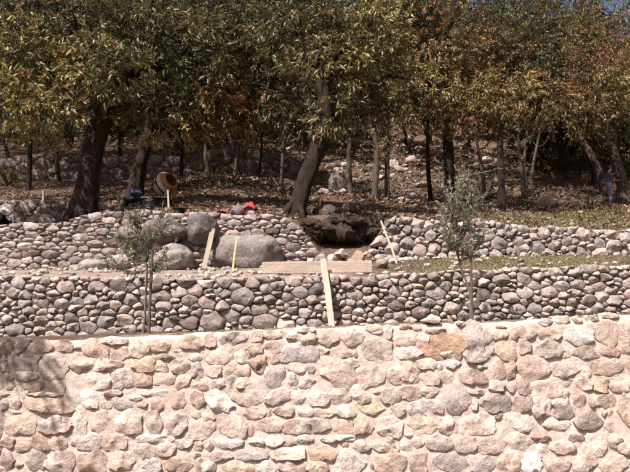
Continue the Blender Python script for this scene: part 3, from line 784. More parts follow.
# ------------------------------------------------------------------ leaves
G_, Y_, B_, D_, O_ = np.array((.09, .095, .034)), np.array((.30, .24, .09)), np.array((.24, .125, .058)), np.array((.038, .047, .019)), np.array((.155, .135, .05))
def leaves_mesh(name, base, dirs, L, W, cols, rg, fold=.3):
    """one folded, pointed leaf per row: four vertices, two triangles"""
    n = len(base)
    d = dirs / np.linalg.norm(dirs, axis=1, keepdims=True)
    r = rg.normal(0, 1, (n, 3)) + np.array([0, 0, 1.1])
    s = np.cross(d, r); s /= np.linalg.norm(s, axis=1, keepdims=True) + 1e-9
    nn = np.cross(s, d)
    L = L[:, None]; W = W[:, None]
    mid = base + d * L * .45
    V = np.stack([base, mid + s * W / 2 + nn * W * fold, base + d * L - nn * L * .12, mid - s * W / 2 + nn * W * fold], 1).reshape(-1, 3)
    b = np.arange(n)[:, None] * 4
    Fc = np.concatenate([b + np.array([[0, 1, 2]]), b + np.array([[0, 2, 3]])], 0)
    return mesh_np(name, V, Fc, 3, np.repeat(cols, 4, 0))

def crown_points(lobes, rg, dens):
    """twig roots in the lobes: uneven, gathered towards the outside, with gaps"""
    P, Dr, Cc, Sz = [], [], [], []
    for (c, R, mix, k) in lobes:
        c = np.array(c); R = np.array(R)
        n = int(dens * k * (R[0] * R[1] * R[2]) ** (2 / 3) * 150)
        u = rg.normal(0, 1, (n, 3)); u /= np.linalg.norm(u, axis=1, keepdims=True)
        rad = rg.uniform(.12, 1, n) ** .55
        p = c + u * R * rad[:, None] * (1 + rg.normal(0, .08, n))[:, None]
        keep = np.array([mnoise.noise(Vector(q * .85)) + .5 * mnoise.noise(Vector(q * 2.1)) > -.16 for q in p])
        p = p[keep]; u = u[keep]
        P.append(p); Dr.append(u)
        w = np.array([mnoise.noise(Vector(q * .7 + 9)) + .6 * mnoise.noise(Vector(q * 2.4 + 3)) for q in p])
        a, b = mix
        t = np.clip(.5 + w * 1.3 + rg.normal(0, .2, len(p)), 0, 1)[:, None]
        Cc.append(a * (1 - t) + b * t)
    return np.concatenate(P), np.concatenate(Dr), np.concatenate(Cc)

def foliage(lobes, rg, dens, leaf=(.16, .05), per=9, origin=(0, 0, 0), twl=.4):
    P, U, C = crown_points(lobes, rg, dens)
    n = len(P)
    d = U * .8 + rg.normal(0, .45, (n, 3)) + np.array([0, 0, -.25]); d /= np.linalg.norm(d, axis=1, keepdims=True)
    tl = rg.uniform(.6, 1.3, n) * twl
    t = np.tile(np.linspace(.15, 1, per), n)
    i = np.repeat(np.arange(n), per)
    base = P[i] + d[i] * (tl[i] * t)[:, None] + rg.normal(0, .02, (n * per, 3))
    ld = d[i] * .8 + rg.normal(0, .62, (n * per, 3)) + np.array([0, 0, -.35])
    L = leaf[0] * rg.uniform(.65, 1.25, n * per); W = leaf[1] * rg.uniform(.7, 1.25, n * per)
    cols = C[i] * rg.uniform(.6, 1.35, (n * per, 1)) * rg.normal(1, .08, (n * per, 3))
    odd = rg.uniform(0, 1, n * per) < .07
    cols[odd] = B_ * rg.uniform(.7, 1.5, (odd.sum(), 1))
    me = leaves_mesh('crown', base - np.array(origin), ld, L, W, np.clip(cols, .005, .6), rg)
    return me, P - np.array(origin), d, tl

def lobe(px, py, Y, wx, hy, dep, mix, k=1.0):
    if Y < 19: dep *= .7
    c = at(px, py, Y); return (tuple(c), (wx * Y / F, dep, hy * Y / F), mix, k)

def bend(a, b, rg, n=6, amp=.12):
    a, b = Vector(a), Vector(b); l = (b - a).length
    o1 = Vector(rg.normal(0, 1, 3)); o2 = Vector(rg.normal(0, 1, 3))
    return [a.lerp(b, i / n) + (o1 * math.sin(math.pi * i / n) + o2 * .5 * math.sin(2 * math.pi * i / n)) * amp * l for i in range(n + 1)]

def tree(name, label, path, rad, limbs, lobes, seed, dens=1.0, leaf=(.20, .068), bark='bark', group=None, lump=.22, roots=True, per=10, twigs=True, cat='tree'):
    """path: trunk points; limbs: (index on path, target, radius)"""
    rg = np.random.default_rng(seed)
    base = Vector(path[0])
    root = empty(name, base, label, cat, group)
    # trunk, smoothed along its path
    pts = [Vector(p) - base for p in path]; P = []; R = []
    for i in range(len(pts) - 1):
        p0 = pts[max(i - 1, 0)]; p1 = pts[i]; p2 = pts[i + 1]; p3 = pts[min(i + 2, len(pts) - 1)]
        for k in range(5):
            t = k / 5
            P.append(.5 * ((2 * p1) + (p2 - p0) * t + (2 * p0 - 5 * p1 + 4 * p2 - p3) * t * t + (3 * p1 - p0 - 3 * p2 + p3) * t ** 3)); R.append(rad[i] * (1 - t) + rad[i + 1] * t)
    P.append(pts[-1]); R.append(rad[-1])
    mb = MB(); mb.tube([P[0] - Vector((0, 0, .5))] + P, [R[0] * 1.15] + R, 18, lump=lump, seed=seed)
    if roots:
        for k in range(6):
            a = 2 * math.pi * k / 6 + rg.uniform(-.3, .3); r0 = rad[0]
            e = Vector((math.cos(a), math.sin(a), 0))
            q = [Vector((0, 0, r0 * .9)) + e * r0 * .55, e * r0 * 1.15 + Vector((0, 0, .12 * r0)), e * r0 * 1.9 + Vector((0, 0, -.3 * r0 - .05))]
            wx, wy = base.x + q[2].x, base.y + q[2].y
            q[2].z = min(H(wx, wy) - base.z, .3) - .05
            mb.tube(q, [r0 * .34, r0 * .26, r0 * .1], 7, lump=.2, seed=k)
    tr = mb.build('trunk', M[bark], root, sharp=80)
    P_ = [p + base for p in P]
    tips = []
    for (i, tgt, r) in limbs:
        s = pts[min(i, len(pts) - 1)] + base
        B = bend(s, tgt, rg, 7, .07)
        lb = MB(); lb.tube([b - base for b in B], [r * (1 - .11 * j) for j in range(8)], 9, lump=.15, seed=i)
        for j in range(3, 8):                          # side branches
            for _ in range(2):
                l = (Vector(tgt) - s).length * rg.uniform(.25, .45)
                dd = (Vector(rg.normal(0, 1, 3)) + (Vector(tgt) - s).normalized() * .8).normalized()
                C = bend(B[j], B[j] + dd * l, rg, 4, .08); lb.tube([q - base for q in C], [r * .38 * (1 - .2 * q) for q in range(5)], 5)
        lb.build('branch', M[bark], root, sharp=80)
    if lobes:
        if base.y > 20: leaf = (.17, .055); dens *= 1.3
        me, tp, td, tl = foliage(lobes, rg, dens, leaf, per, base)
        link('crown', me, M['leaf'], root)
        if twigs:
            n = len(tp); a = tp - td * .25; b = tp + td * tl[:, None]
            s = np.cross(td, rg.normal(0, 1, (n, 3))); s /= np.linalg.norm(s, axis=1, keepdims=True) + 1e-9
            s2 = np.cross(td, s); w = .007
            V = np.stack([a + s * w, a - s * w * .5 + s2 * w * .87, a - s * w * .5 - s2 * w * .87, b], 1).reshape(-1, 3)
            i4 = np.arange(n)[:, None] * 4
            Fc = np.concatenate([i4 + np.array([q]) for q in ([0, 1, 3], [1, 2, 3], [2, 0, 3])], 0)
            o = link('twigs', mesh_np('twigs', V, Fc, 3), M[bark], root); o['kind'] = 'stuff'
    return root

def trunk_at(list_, lift=0):
    return [at(a, b, Y) for a, b, Y in list_]

GY, GB, DG, YB, OB = (G_, Y_), (O_, B_), (D_, G_), (Y_, B_), (G_, O_)
ZG = lambda px, Y: Vector((at(px, 200, Y).x, Y, H(at(px, 200, Y).x, Y)))

# the leaning tree at left
T1 = [ZG(82, 17.2)] + trunk_at([(86, 195, 17.2), (90, 165, 17.3), (100, 125, 17.4), (112, 100, 17.5), (126, 75, 17.6), (140, 40, 17.7), (150, 0, 17.8)])
tree('chestnut_tree', 'big leaning chestnut tree with thick dark trunk above the upper wall at left', T1, [.52, .30, .27, .26, .25, .21, .17, .1],
     [(4, at(40, 70, 16.3), .16), (5, at(190, 55, 17.5), .2), (5, at(70, 20, 17), .14), (6, at(215, 20, 18), .12), (4, at(150, 100, 16.8), .1)],
     [lobe(25, 60, 16.4, 60, 42, 1.6, (O_, Y_)), lobe(35, 108, 16.0, 48, 26, 1.2, (O_, Y_), 1.1), lobe(120, 25, 17, 75, 36, 1.7, OB), lobe(130, 85, 17.2, 55, 35, 1.2, OB, .8), lobe(165, 125, 17.6, 50, 16, 1.0, GY, .8),
      lobe(205, 60, 17.6, 60, 55, 1.6, OB), lobe(215, 110, 18, 50, 26, 1.3, (O_, B_)), lobe(-40, 80, 16, 50, 70, 1.8, OB, .7), lobe(90, 60, 16.4, 40, 32, 1.0, (O_, Y_), .7), lobe(0, 10, 17, 50, 25, 1.5, OB, .8), lobe(40, -50, 18, 75, 40, 1.6, OB, .5), lobe(160, -50, 18.4, 80, 45, 1.8, OB, .5), lobe(118, 70, 15.6, 34, 26, .7, OB, .8)], 1, 1.25)
# the tree behind it
T2 = [ZG(133, 21)] + trunk_at([(140, 165, 21), (147, 140, 21.2), (152, 110, 21.4), (160, 70, 21.6)])
tree('chestnut_tree', 'chestnut tree with spreading root foot behind the cement mixer', T2, [.36, .2, .17, .15, .1], [(3, at(190, 100, 21), .1), (3, at(120, 90, 21.5), .1)],
     [lobe(170, 85, 22, 55, 35, 2.0, DG), lobe(110, 100, 22.5, 50, 26, 2.0, DG), lobe(235, 100, 22, 45, 35, 1.8, OB), lobe(140, 30, 22, 80, 45, 2.4, DG), lobe(60, 70, 22, 60, 50, 2.4, DG), lobe(20, 115, 22.5, 55, 22, 2.0, DG), lobe(230, 30, 22.5, 60, 45, 2.4, DG), lobe(60, 10, 25, 90, 50, 3.0, DG), lobe(-60, 30, 25, 90, 60, 3.0, DG, .7), lobe(160, -30, 26, 90, 50, 3.0, DG), lobe(20, -70, 24, 110, 50, 3.0, DG, .7), lobe(250, -30, 25, 80, 50, 3.0, DG, .8), lobe(0, 70, 26.5, 70, 40, 2.5, DG, .8)], 2, .9)
# centre tree
T3 = [ZG(296, 16.9)] + trunk_at([(302, 190, 16.9), (311, 165, 17), (320, 140, 17.1), (326, 110, 17.2), (322, 75, 17.3), (328, 30, 17.4), (330, -10, 17.5)])
tree('chestnut_tree', 'chestnut tree with lichen patched trunk standing at the wall edge in the centre', T3, [.3, .235, .225, .22, .21, .18, .14, .08],
     [(4, at(270, 70, 17), .15), (4, at(385, 75, 17.2), .14), (5, at(300, 20, 16.8), .1), (5, at(370, 25, 17.3), .12), (3, at(375, 110, 17.4), .09)],
     [lobe(290, 35, 17.2, 62, 48, 1.6, OB), lobe(345, 95, 17.6, 55, 36, 1.3, (D_, O_)), lobe(370, 40, 17.6, 58, 48, 1.6, (O_, Y_)), lobe(265, 110, 18.5, 44, 24, 1.2, GB), lobe(305, 105, 16.9, 34, 24, .9, (D_, O_), .8),
      lobe(345, 60, 16.4, 40, 26, .9, (O_, Y_)), lobe(240, 70, 18, 40, 36, 1.2, (D_, O_)), lobe(290, -45, 18.5, 75, 40, 1.6, OB, .5), lobe(380, -45, 18.5, 70, 40, 1.6, OB, .5), lobe(330, 112, 15.3, 30, 22, .6, (D_, O_), .9), lobe(312, 75, 15.3, 34, 24, .6, OB, .9), lobe(320, 128, 18.5, 40, 18, 1.2, (D_, O_))], 3, 1.25)
# centre right
T4 = [ZG(451, 25)] + trunk_at([(449, 165, 25), (447, 130, 25), (443, 90, 25.2), (438, 40, 25.4), (436, 0, 25.4)])
tree('chestnut_tree', 'yellow-brown chestnut with dark straight trunk behind the right sapling', T4, [.3, .19, .17, .15, .11, .07],
     [(3, at(410, 70, 24.5), .09), (3, at(480, 70, 24.5), .09), (4, at(460, 20, 25), .07), (3, at(400, 110, 24), .06)],
     [lobe(420, 95, 23.5, 50, 34, 1.8, (O_, Y_), 1.1), lobe(470, 105, 23.6, 48, 30, 1.6, GB, 1.1), lobe(430, 45, 24, 50, 42, 2.0, (Y_, B_)), lobe(480, 55, 24.5, 48, 40, 1.8, (B_, O_)), lobe(395, 130, 23.5, 26, 18, 1.0, GB, .8), lobe(410, 10, 24.5, 50, 26, 1.8, OB), lobe(440, -35, 25, 70, 40, 2.6, OB, .7), lobe(450, 70, 26.5, 60, 50, 2.4, (D_, O_), .8)], 4, .9)
T5 = [ZG(501, 22.5)] + trunk_at([(501, 165, 22.5), (500, 140, 22.5), (502, 112, 22.6), (505, 90, 22.8)])
tree('chestnut_tree', 'slim chestnut with a black bare trunk rising straight from the sunlit bank', T5, [.15, .115, .11, .1, .06],
     [(3, at(535, 90, 22.4), .06), (3, at(480, 95, 22.5), .06)],
     [lobe(510, 95, 22.4, 46, 26, 1.3, (B_, Y_), 1.1), lobe(490, 120, 22.2, 34, 12, 1.0, GB, .9), lobe(545, 105, 23, 36, 24, 1.3, (O_, B_)), lobe(525, 30, 23.5, 45, 40, 1.8, (D_, O_), .8), lobe(530, 75, 25, 50, 40, 2.0, (D_, O_), .7)], 5, .9, roots=False)
T7 = [ZG(625, 30.0)] + trunk_at([(622, 184, 30), (617, 162, 30), (611, 142, 30.2), (602, 90, 30.4), (598, 40, 30.5)])
tree('chestnut_tree', 'pale trunked chestnut leaning left at the right edge, beside the standing person', T7, [.36, .26, .21, .18, .14, .09],
     [(3, at(560, 90, 29), .12), (4, at(630, 50, 29), .12), (3, at(640, 100, 29), .1), (4, at(575, 30, 30), .1)],
     [lobe(585, 110, 27.6, 42, 24, 1.8, (O_, B_)), lobe(610, 85, 27, 46, 36, 2.0, (Y_, B_), 1.1), lobe(565, 65, 28, 42, 36, 2.0, (O_, B_)), lobe(620, 25, 28, 56, 46, 2.4, (B_, O_), .8), lobe(665, 90, 28, 46, 50, 2.4, GB, .7), lobe(625, 125, 27, 22, 14, 1.2, DG)], 7, .75, bark='pale_bark')
T8 = [ZG(607, 31.5)] + trunk_at([(597, 166, 31.5), (587, 148, 31.6), (576, 125, 31.8), (565, 90, 32)])
tree('chestnut_tree', 'slanting grey trunk leaning left behind the standing person', T8, [.24, .17, .15, .13, .08], [(3, at(545, 80, 32), .08)],
     [lobe(555, 85, 32, 40, 35, 2.0, DG)], 8, .6, bark='pale_bark', roots=False)

# slim stems in the wood
def slim(px, Y, top, r, seed, label, lobes, bark='pale_bark', lean=0):
    r *= .72; wb = random.Random(seed); q1, q2 = wb.uniform(-4, 4), wb.uniform(-4, 4)
    b = ZG(px, Y); path = [b] + trunk_at([(px + q1 + lean * .35, (px_of(b)[1] * 2 + top) / 3, Y), (px + q2 + lean * .7, (px_of(b)[1] + 2 * top) / 3, Y), (px + lean, top, Y)])
    if lobes: lobes = lobes + [lobe(px + lean, 20, Y - 1, 48, 50, 2.4, (D_, O_), .7)]
    return tree('slim_tree', label, path, [r * 1.2, r, r * .85, r * .5], [(2, at(px + lean + 15, top + 5, Y), r * .4), (2, at(px + lean - 16, top + 2, Y), r * .4)], lobes, seed, .7, bark=bark, roots=False, lump=.12, group='slim trees in the wood')
slim(208, 27, 90, .10, 21, 'slim stem in the dark wood right of the cement mixer', [lobe(200, 95, 27, 40, 30, 1.5, DG)])
slim(234, 27.5, 90, .12, 22, 'slim stem midway between the cement mixer and the centre trunk', [lobe(240, 90, 27.5, 42, 34, 1.6, DG)])
slim(258, 28, 95, .08, 23, 'thin stem in shade, second left of the centre trunk', [lobe(275, 80, 28.5, 40, 36, 1.5, (D_, O_))], 'bark')
slim(281, 26, 100, .09, 24, 'thin pale stem just left of the centre trunk', [lobe(300, 80, 27, 40, 36, 1.5, DG)])
slim(350, 26, 70, .14, 25, 'slim trunk just right of the centre trunk in the wood', [lobe(350, 70, 27, 45, 40, 1.8, DG)])
slim(374, 25.5, 75, .15, 26, 'left of the twin slim trunks behind the small pale rock', [lobe(365, 85, 26, 40, 36, 1.6, (D_, B_))], lean=3)
slim(387, 26, 75, .13, 27, 'right of the twin slim trunks behind the small pale rock', [lobe(395, 85, 26.5, 36, 36, 1.6, GB)], lean=-3)
slim(431, 28, 90, .12, 28, 'slim trunk left beside the yellow-brown chestnut, half in shade', [lobe(425, 80, 29, 45, 40, 1.8, OB)], 'bark')
slim(486, 31, 100, .12, 29, 'pale slanted stem left behind the black bare trunk', [lobe(470, 70, 32, 50, 45, 2.0, GB)], lean=-14)
slim(523, 31, 120, .10, 30, 'left stem of the pale coppice clump on the right bank', [lobe(520, 70, 32, 45, 45, 2.0, DG)], lean=-4)
slim(528, 31.2, 118, .09, 31, 'middle stem of the pale coppice clump on the right bank', [], lean=1)
slim(532, 31, 122, .10, 32, 'right slanting stem of the pale coppice clump on the right bank', [lobe(545, 90, 32, 40, 36, 2.0, (D_, B_))], lean=10)
slim(95, 23, 100, .17, 33, 'pale stem close behind the thick leaning trunk at left', [lobe(60, 120, 24, 40, 24, 1.5, DG)], lean=6)
slim(28, 26, 90, .13, 34, 'slim dark stem in the deep shade at far left', [lobe(30, 90, 26, 50, 45, 2.0, DG)], 'bark', lean=4)
slim(58, 29, 95, .11, 36, 'slim dark stem left of the thick leaning trunk, far back', [lobe(60, 70, 29, 60, 40, 2.6, DG), lobe(50, 10, 28, 70, 50, 3.0, DG, .8)], 'bark')
slim(118, 31, 95, .12, 37, 'slim dark stem far back between the two left trunks', [lobe(120, 80, 31, 60, 40, 2.6, DG), lobe(110, 10, 29, 70, 50, 3.0, DG, .8)], 'bark')
slim(180, 30, 95, .11, 38, 'slim dark stem far back above the cement mixer', [lobe(185, 80, 30, 60, 40, 2.6, DG), lobe(190, 10, 28, 70, 50, 3.0, DG, .8)], 'bark')
slim(6, 31, 95, .12, 39, 'slim dark stem far back at the left picture edge', [lobe(0, 70, 31, 70, 50, 2.6, DG), lobe(-40, 10, 28, 80, 50, 3.0, DG, .8)], 'bark')
slim(566, 34, 90, .12, 35, 'slim stem in deep shade between the coppice clump and right tree', [lobe(570, 70, 34, 50, 50, 2.2, DG)], 'bark')

# the tree just outside the view at the left: its branches shade the left end of the front wall
SH = Vector((-7.4, 4.6, 0))
def shade_lobe(px, py, t, rx, rz, k=1.0):
    p = at(px, py, W1) + to_sun * t; return (tuple(p), (rx, .16, rz), OB, k)
tree('chestnut_tree', 'tree left of the view whose branches shade the left end of the front wall', [SH, SH + Vector((.1, 0, 1.6)), SH + Vector((.3, .1, 3.4)), SH + Vector((.6, 0, 5.5)), SH + Vector((.7, 0, 8))], [.32, .24, .2, .16, .08],
     [(2, at(-20, 355, W1) + to_sun * 5.2, .035),  (3, SH + Vector((-1.5, -1, 7)), .08)],
     [shade_lobe(12, 345, 5.2, .46, .12, 3.4), shade_lobe(46, 362, 5.0, .26, .1, 2.0), (tuple(SH + Vector((-1.6, -1.6, 7.2))), (1.5, 1.5, 1.2), OB, .5)], 77, 1.0)

# ------------------------------------------------------------------ the far wood: one mass
def far_wood():
    rg = np.random.default_rng(91); lobes = []
    for k in range(210):
        Y = rg.uniform(33, 56); px = rg.uniform(-120, 750)
        x = at(px, 200, Y).x; g = H(x, Y)
        hmax = 9 if px > 260 else (6.5 if px > 130 else 5)
        z = g + rg.uniform(.8, hmax)
        r = rg.uniform(1.2, 2.6)
        if 375 < px < 535 and z < g + 4.2 and Y < 48: continue
        mix = [(D_, G_), (D_, G_), (D_, O_), (O_, B_)][rg.integers(4)] if px > 330 else [(D_, G_), (D_, O_)][rg.integers(2)]
        lobes.append(((x, Y, z), (r * 1.3, r, r * 1.1), mix, .55))
    me, *_ = foliage(lobes, rg, .42, (.42, .17), 9, (0, 0, 0), .7)
    o = link('far_wood', me, M['leaf']); tag(o, 'dense dark wood covering the hillside behind the chestnut trees', 'wood', kind='stuff')
    tm = MB()
    for k in range(60):
        Y = rg.uniform(32, 52); x = at(rg.uniform(-80, 710), 200, Y).x; g = H(x, Y); l = rg.normal(0, .5)
        tm.tube([(x, Y, g - .3), (x + l * .4, Y, g + 3), (x + l, Y, g + 8)], [.16, .12, .05], 6)
    o = tm.build('far_wood_stems', M['bark']); tag(o, 'many dark stems standing in the far wood', 'wood', kind='stuff')
far_wood()

# ------------------------------------------------------------------ leaf litter, grass, weeds
def litter():
    rg = np.random.default_rng(5); n = 38000
    y = 15.9 + (36 - 15.9) * rg.uniform(0, 1, n) ** 1.3; x = rg.uniform(-.62, .62, n) * y
    keep = ~((x > GAPX0 - .1) & (x < GAPX1 + .1) & (y < 16.9))
    x, y = x[keep], y[keep]
    dens = np.array([mnoise.noise(Vector((a * .6, b * .6, 2))) for a, b in zip(x, y)]) + rg.uniform(-.5, .5, len(x))
    x, y = x[dens > -.15], y[dens > -.15]
    z = np.array([H(a, b) for a, b in zip(x, y)]) + .015
    n = len(x); base = np.stack([x, y, z], 1)
    d = rg.normal(0, 1, (n, 3)); d[:, 2] = np.abs(d[:, 2]) * .35
    t = rg.uniform(0, 1, (n, 1)); cols = np.array((.085, .046, .03)) * (1 - t ** 2) + np.array((.42, .28, .18)) * t ** 2
    me = leaves_mesh('leaf_litter', base, d, rg.uniform(.09, .18, n), rg.uniform(.04, .07, n), cols, rg, .15)
    tag(link('leaf_litter', me, M['dry_leaf']), 'fallen brown leaves covering the slope under the trees', 'leaves', kind='stuff')
litter()

def bank_debris():
    rg = np.random.default_rng(15); n = 16000
    y = rg.uniform(23, 44, n); x = rg.uniform(-.25, .5, n) * y
    z = np.array([H(a, b) for a, b in zip(x, y)]) + .02
    d = rg.normal(0, 1, (n, 3)); d[:, 2] = np.abs(d[:, 2]) * .5
    t = rg.uniform(0, 1, (n, 1)); cols = np.array((.07, .04, .028)) * (1 - t ** 2) + np.array((.36, .25, .17)) * t ** 2
    me = leaves_mesh('bank_leaves', np.stack([x, y, z], 1), d, rg.uniform(.14, .28, n), rg.uniform(.06, .11, n), cols, rg, .2)
    tag(link('bank_leaves', me, M['dry_leaf']), 'fallen leaves lying thick on the far bank in the wood', 'leaves', kind='stuff')
    mb = MB(); proto = [rock(1.2, 1, .75, 800 + k, 1, .35, .6, 4) for k in range(8)]
    for k in range(420):
        y = rg.uniform(24, 40); x = rg.uniform(.02, .3) * y * (1 if rg.uniform() < .75 else -.4); s = rg.uniform(.05, .24) * (1 if rg.uniform() < .9 else 1.6)
        me = proto[k % 8]; R = Matrix.Rotation(rg.uniform(0, 6), 3, 'Z'); b = Vector((x, y, H(x, y) + s * .2))
        mb.add([R @ v.co * s + b for v in me.vertices], [tuple(p.vertices) for p in me.polygons])
    o = mb.build('bank_rubble', M['dry_stone']); o.color = (*TONE['B'], 1); tag(o, 'stones and rubble scattered on the far bank in the wood', 'rubble', kind='stuff')
    st = MB()
    for k in range(160):                                # fallen sticks
        y = rg.uniform(17, 36); x = rg.uniform(-.45, .5) * y
        if GAPX0 - .2 < x < GAPX1 + .2 and y < 17.5: continue
        a = rg.uniform(0, 6.28); l = rg.uniform(.3, 1.1); p = []
        for q in (-.5, 0, .5):
            xx, yy = x + math.cos(a) * l * q, y + math.sin(a) * l * q; p.append((xx, yy, H(xx, yy) + .03 + abs(rg.normal(0, .03))))
        r0 = rg.uniform(.008, .022); st.tube(p, [r0, r0 * .8, r0 * .5], 5)
    o = st.build('fallen_sticks', M['pale_bark']); tag(o, 'dead sticks and twigs lying on the slope under the trees', 'sticks', kind='stuff')
bank_debris()

def grass():
    rg = np.random.default_rng(6); B = []
    def patch(n, xa, xb, ya, yb, fn, hgt):
        x = rg.uniform(xa, xb, n); y = rg.uniform(ya, yb, n)
        for a, b in zip(x, y):
            w = mnoise.noise(Vector((a * 1.1, b * 1.1, 7))) * .9 + .42
            if rg.uniform() < fn(a, b) * w: B.append((a, b, (H(a, b) if b > 7.6 else top1(a) - .02) - .01, hgt * rg.uniform(.5, 1.4)))
    patch(26000, 3.2, 13, 15.9, 25, lambda x, y: sstep(3.2, 5.5, x) * sstep(25, 20, y), .11)
    patch(15000, .3, 7.5, 12.3, 15.4, lambda x, y: sstep(.3, 2.8, x), .055)
    patch(5000, 1.0, 7.0, 7.55, 11.8, lambda x, y: sstep(.8, 3.0, x), .05)
    patch(2600, -2.0, 5.0, 7.34, 8.2, lambda x, y: .6, .045)
    patch(1500, -12, -5.5, 16, 18.4, lambda x, y: .5, .12)
    B = np.array(B); n = len(B)
    d = rg.normal(0, .45, (n, 3)); d[:, 2] = 1
    pick = rg.uniform(0, 1, (n, 1)); c0, c1, c2 = np.array((.085, .095, .03)), np.array((.18, .16, .07)), np.array((.32, .26, .16))
    cols = np.where(pick < .35, c0, np.where(pick < .68, c1, c2)) * rg.uniform(.7, 1.3, (n, 1))
    me = leaves_mesh('grass', B[:, :3], d, B[:, 3], np.full(n, .016) * rg.uniform(.7, 1.5, n), cols, rg, .1)
    tag(link('grass', me, M['leaf']), 'short dry grass growing on the terraces at right', 'grass', kind='stuff')
grass()

def weed(px, py, Y, h, seed, label, mix, n=120, leaf=(.10, .04), spread=.4):
    rg = np.random.default_rng(seed); b = ground_hit(px, py, Y) if Y else ground_hit(px, py)
    root = empty('low_shrub', b, label, 'shrub')
    st = MB(); base = []; dr = []
    for k in range(9):
        tip = Vector((rg.normal(0, spread), rg.normal(0, spread), h * rg.uniform(.5, 1)))
        st.tube([(0, 0, -.05), tip * .5 + Vector((0, 0, .1 * h)), tip], [.012, .009, .004], 4)
        for j in range(n // 9):
            t = rg.uniform(.25, 1); base.append(np.array(tip) * t); dr.append(rg.normal(0, 1, 3) + np.array([0, 0, .2]))
    st.build('stems', M['bark'], root)
    m = len(base); t = rg.uniform(0, 1, (m, 1)); cols = mix[0] * (1 - t) + mix[1] * t
    link('foliage', leaves_mesh('foliage', np.array(base), np.array(dr), leaf[0] * rg.uniform(.6, 1.3, m), leaf[1] * rg.uniform(.7, 1.2, m), cols, rg), M['leaf'], root)
weed(8, 186, 19, 1.1, 201, 'yellowing shrub in the shade at the far left edge', (O_, Y_), 420, (.14, .06), .4)
weed(585, 224, 15.9, .35, 202, 'small brown dry shrub on the grass above the right wall', (B_, Y_), 200, (.08, .03), .35)
weed(618, 215, 15.9, .45, 203, 'dark dry shrub at the right edge below the right tree', (B_, O_), 240, (.09, .03), .4)
weed(488, 200, 15.9, .4, 204, 'low green weed clump on the slope right of the sapling top', (G_, O_), 200, (.09, .035), .35)

# ------------------------------------------------------------------ olive saplings
def olive(px, Y, trunk, sprays, seed, label, stake_label, stake, dens):
    rg = np.random.default_rng(seed)
    x = at(px, 300, Y).x; b = Vector((x, Y, H(x, Y)))
    root = empty('olive_sapling', b, label, 'sapling')
    mb = MB(); pts = [Vector((0, 0, -.05))] + [at(a, c, Y + dy) - b for a, c, dy in trunk]
    mb.tube(pts, np.linspace(.026, .012, len(pts)), 8, lump=.15, seed=seed); mb.build('trunk', M['olive_bark'], root)
    br = MB(); base = []; dr = []
    for (sx, sy, ex, ey, k) in sprays:
        s = at(sx, sy, Y) - b; e = at(ex, ey, Y) - b; e.y += rg.normal(0, .16)
        B = bend(s, e, rg, 8, .05); br.tube(B, np.linspace(.010, .003, 9), 5)
        shoots = [(B, 1.0)]
        for j in range(int(k)):
            q = B[rg.integers(1, 8)]; d = (e - s).normalized() * .6 + Vector(rg.normal(0, .65, 3)) + Vector((0, 0, .35))
            C = bend(q, q + d * rg.uniform(.16, .42), rg, 4, .06); br.tube(C, np.linspace(.005, .002, 5), 4); shoots.append((C, .6))
        for C, w in shoots:
            m = int(62 * w * dens)
            for _ in range(m):
                t = rg.uniform(.12, 1) * (len(C) - 1); i = min(int(t), len(C) - 2)
                p = C[i].lerp(C[i + 1], t - i); ax = (C[i + 1] - C[i]).normalized()
                base.append(np.array(p)); dr.append(np.array(ax) * .9 + rg.normal(0, .6, 3))
    br.build('branches', M['olive_bark'], root)
    m = len(base); t = rg.uniform(0, 1, (m, 1)); cols = np.array((.14, .145, .085)) * (1 - t) + np.array((.34, .34, .25)) * t
    link('foliage', leaves_mesh('foliage', np.array(base), np.array(dr), rg.uniform(.055, .10, m), rg.uniform(.014, .022, m), cols, rg, .1), M['leaf'], root)
    st = MB(); sp = [at(a, c, Y - .05) for a, c in stake]; sb = Vector((sp[0].x, Y - .05, H(sp[0].x, Y - .05)))
    st.tube([Vector((0, 0, -.1))] + [p - sb for p in sp[1:]], [.024] * len(sp), 7, lump=.08)
    o = st.build('stake', M['dark_wood'], None, loc=sb); tag(o, stake_label, 'stake')
olive(144, 10.4, [(145, 315, 0), (146, 290, 0), (147, 272, 0), (146, 255, 0)],
      [(146, 258, 142, 212, 5), (146, 262, 128, 235, 6), (147, 265, 118, 262, 5), (147, 262, 158, 232, 5), (147, 268, 166, 255, 4), (146, 258, 135, 222, 5), (147, 270, 160, 270, 3), (146, 262, 150, 225, 4), (147, 270, 128, 272, 3)], 301,
      'sparse grey-green olive sapling standing before the dry-stone wall at left', 'thin dark stake beside the left olive sapling', [(149, 334), (150, 300), (152, 262), (152, 250)], 1.15)
olive(471, 10.6, [(471, 310, 0), (470, 292, 0), (465, 278, 0), (460, 266, 0), (458, 252, 0)],
      [(458, 258, 449, 178, 9), (458, 255, 463, 172, 10), (460, 262, 439, 225, 8), (458, 256, 478, 196, 9), (460, 262, 497, 212, 7), (458, 250, 455, 200, 9), (460, 262, 485, 240, 6), (458, 255, 470, 190, 9), (458, 255, 444, 205, 8)], 302,
      'tall bushy olive sapling standing before the dry-stone wall at right', 'dark wooden stake supporting the right olive sapling', [(472, 320), (472, 300), (471, 270), (470, 246)], 1.0)

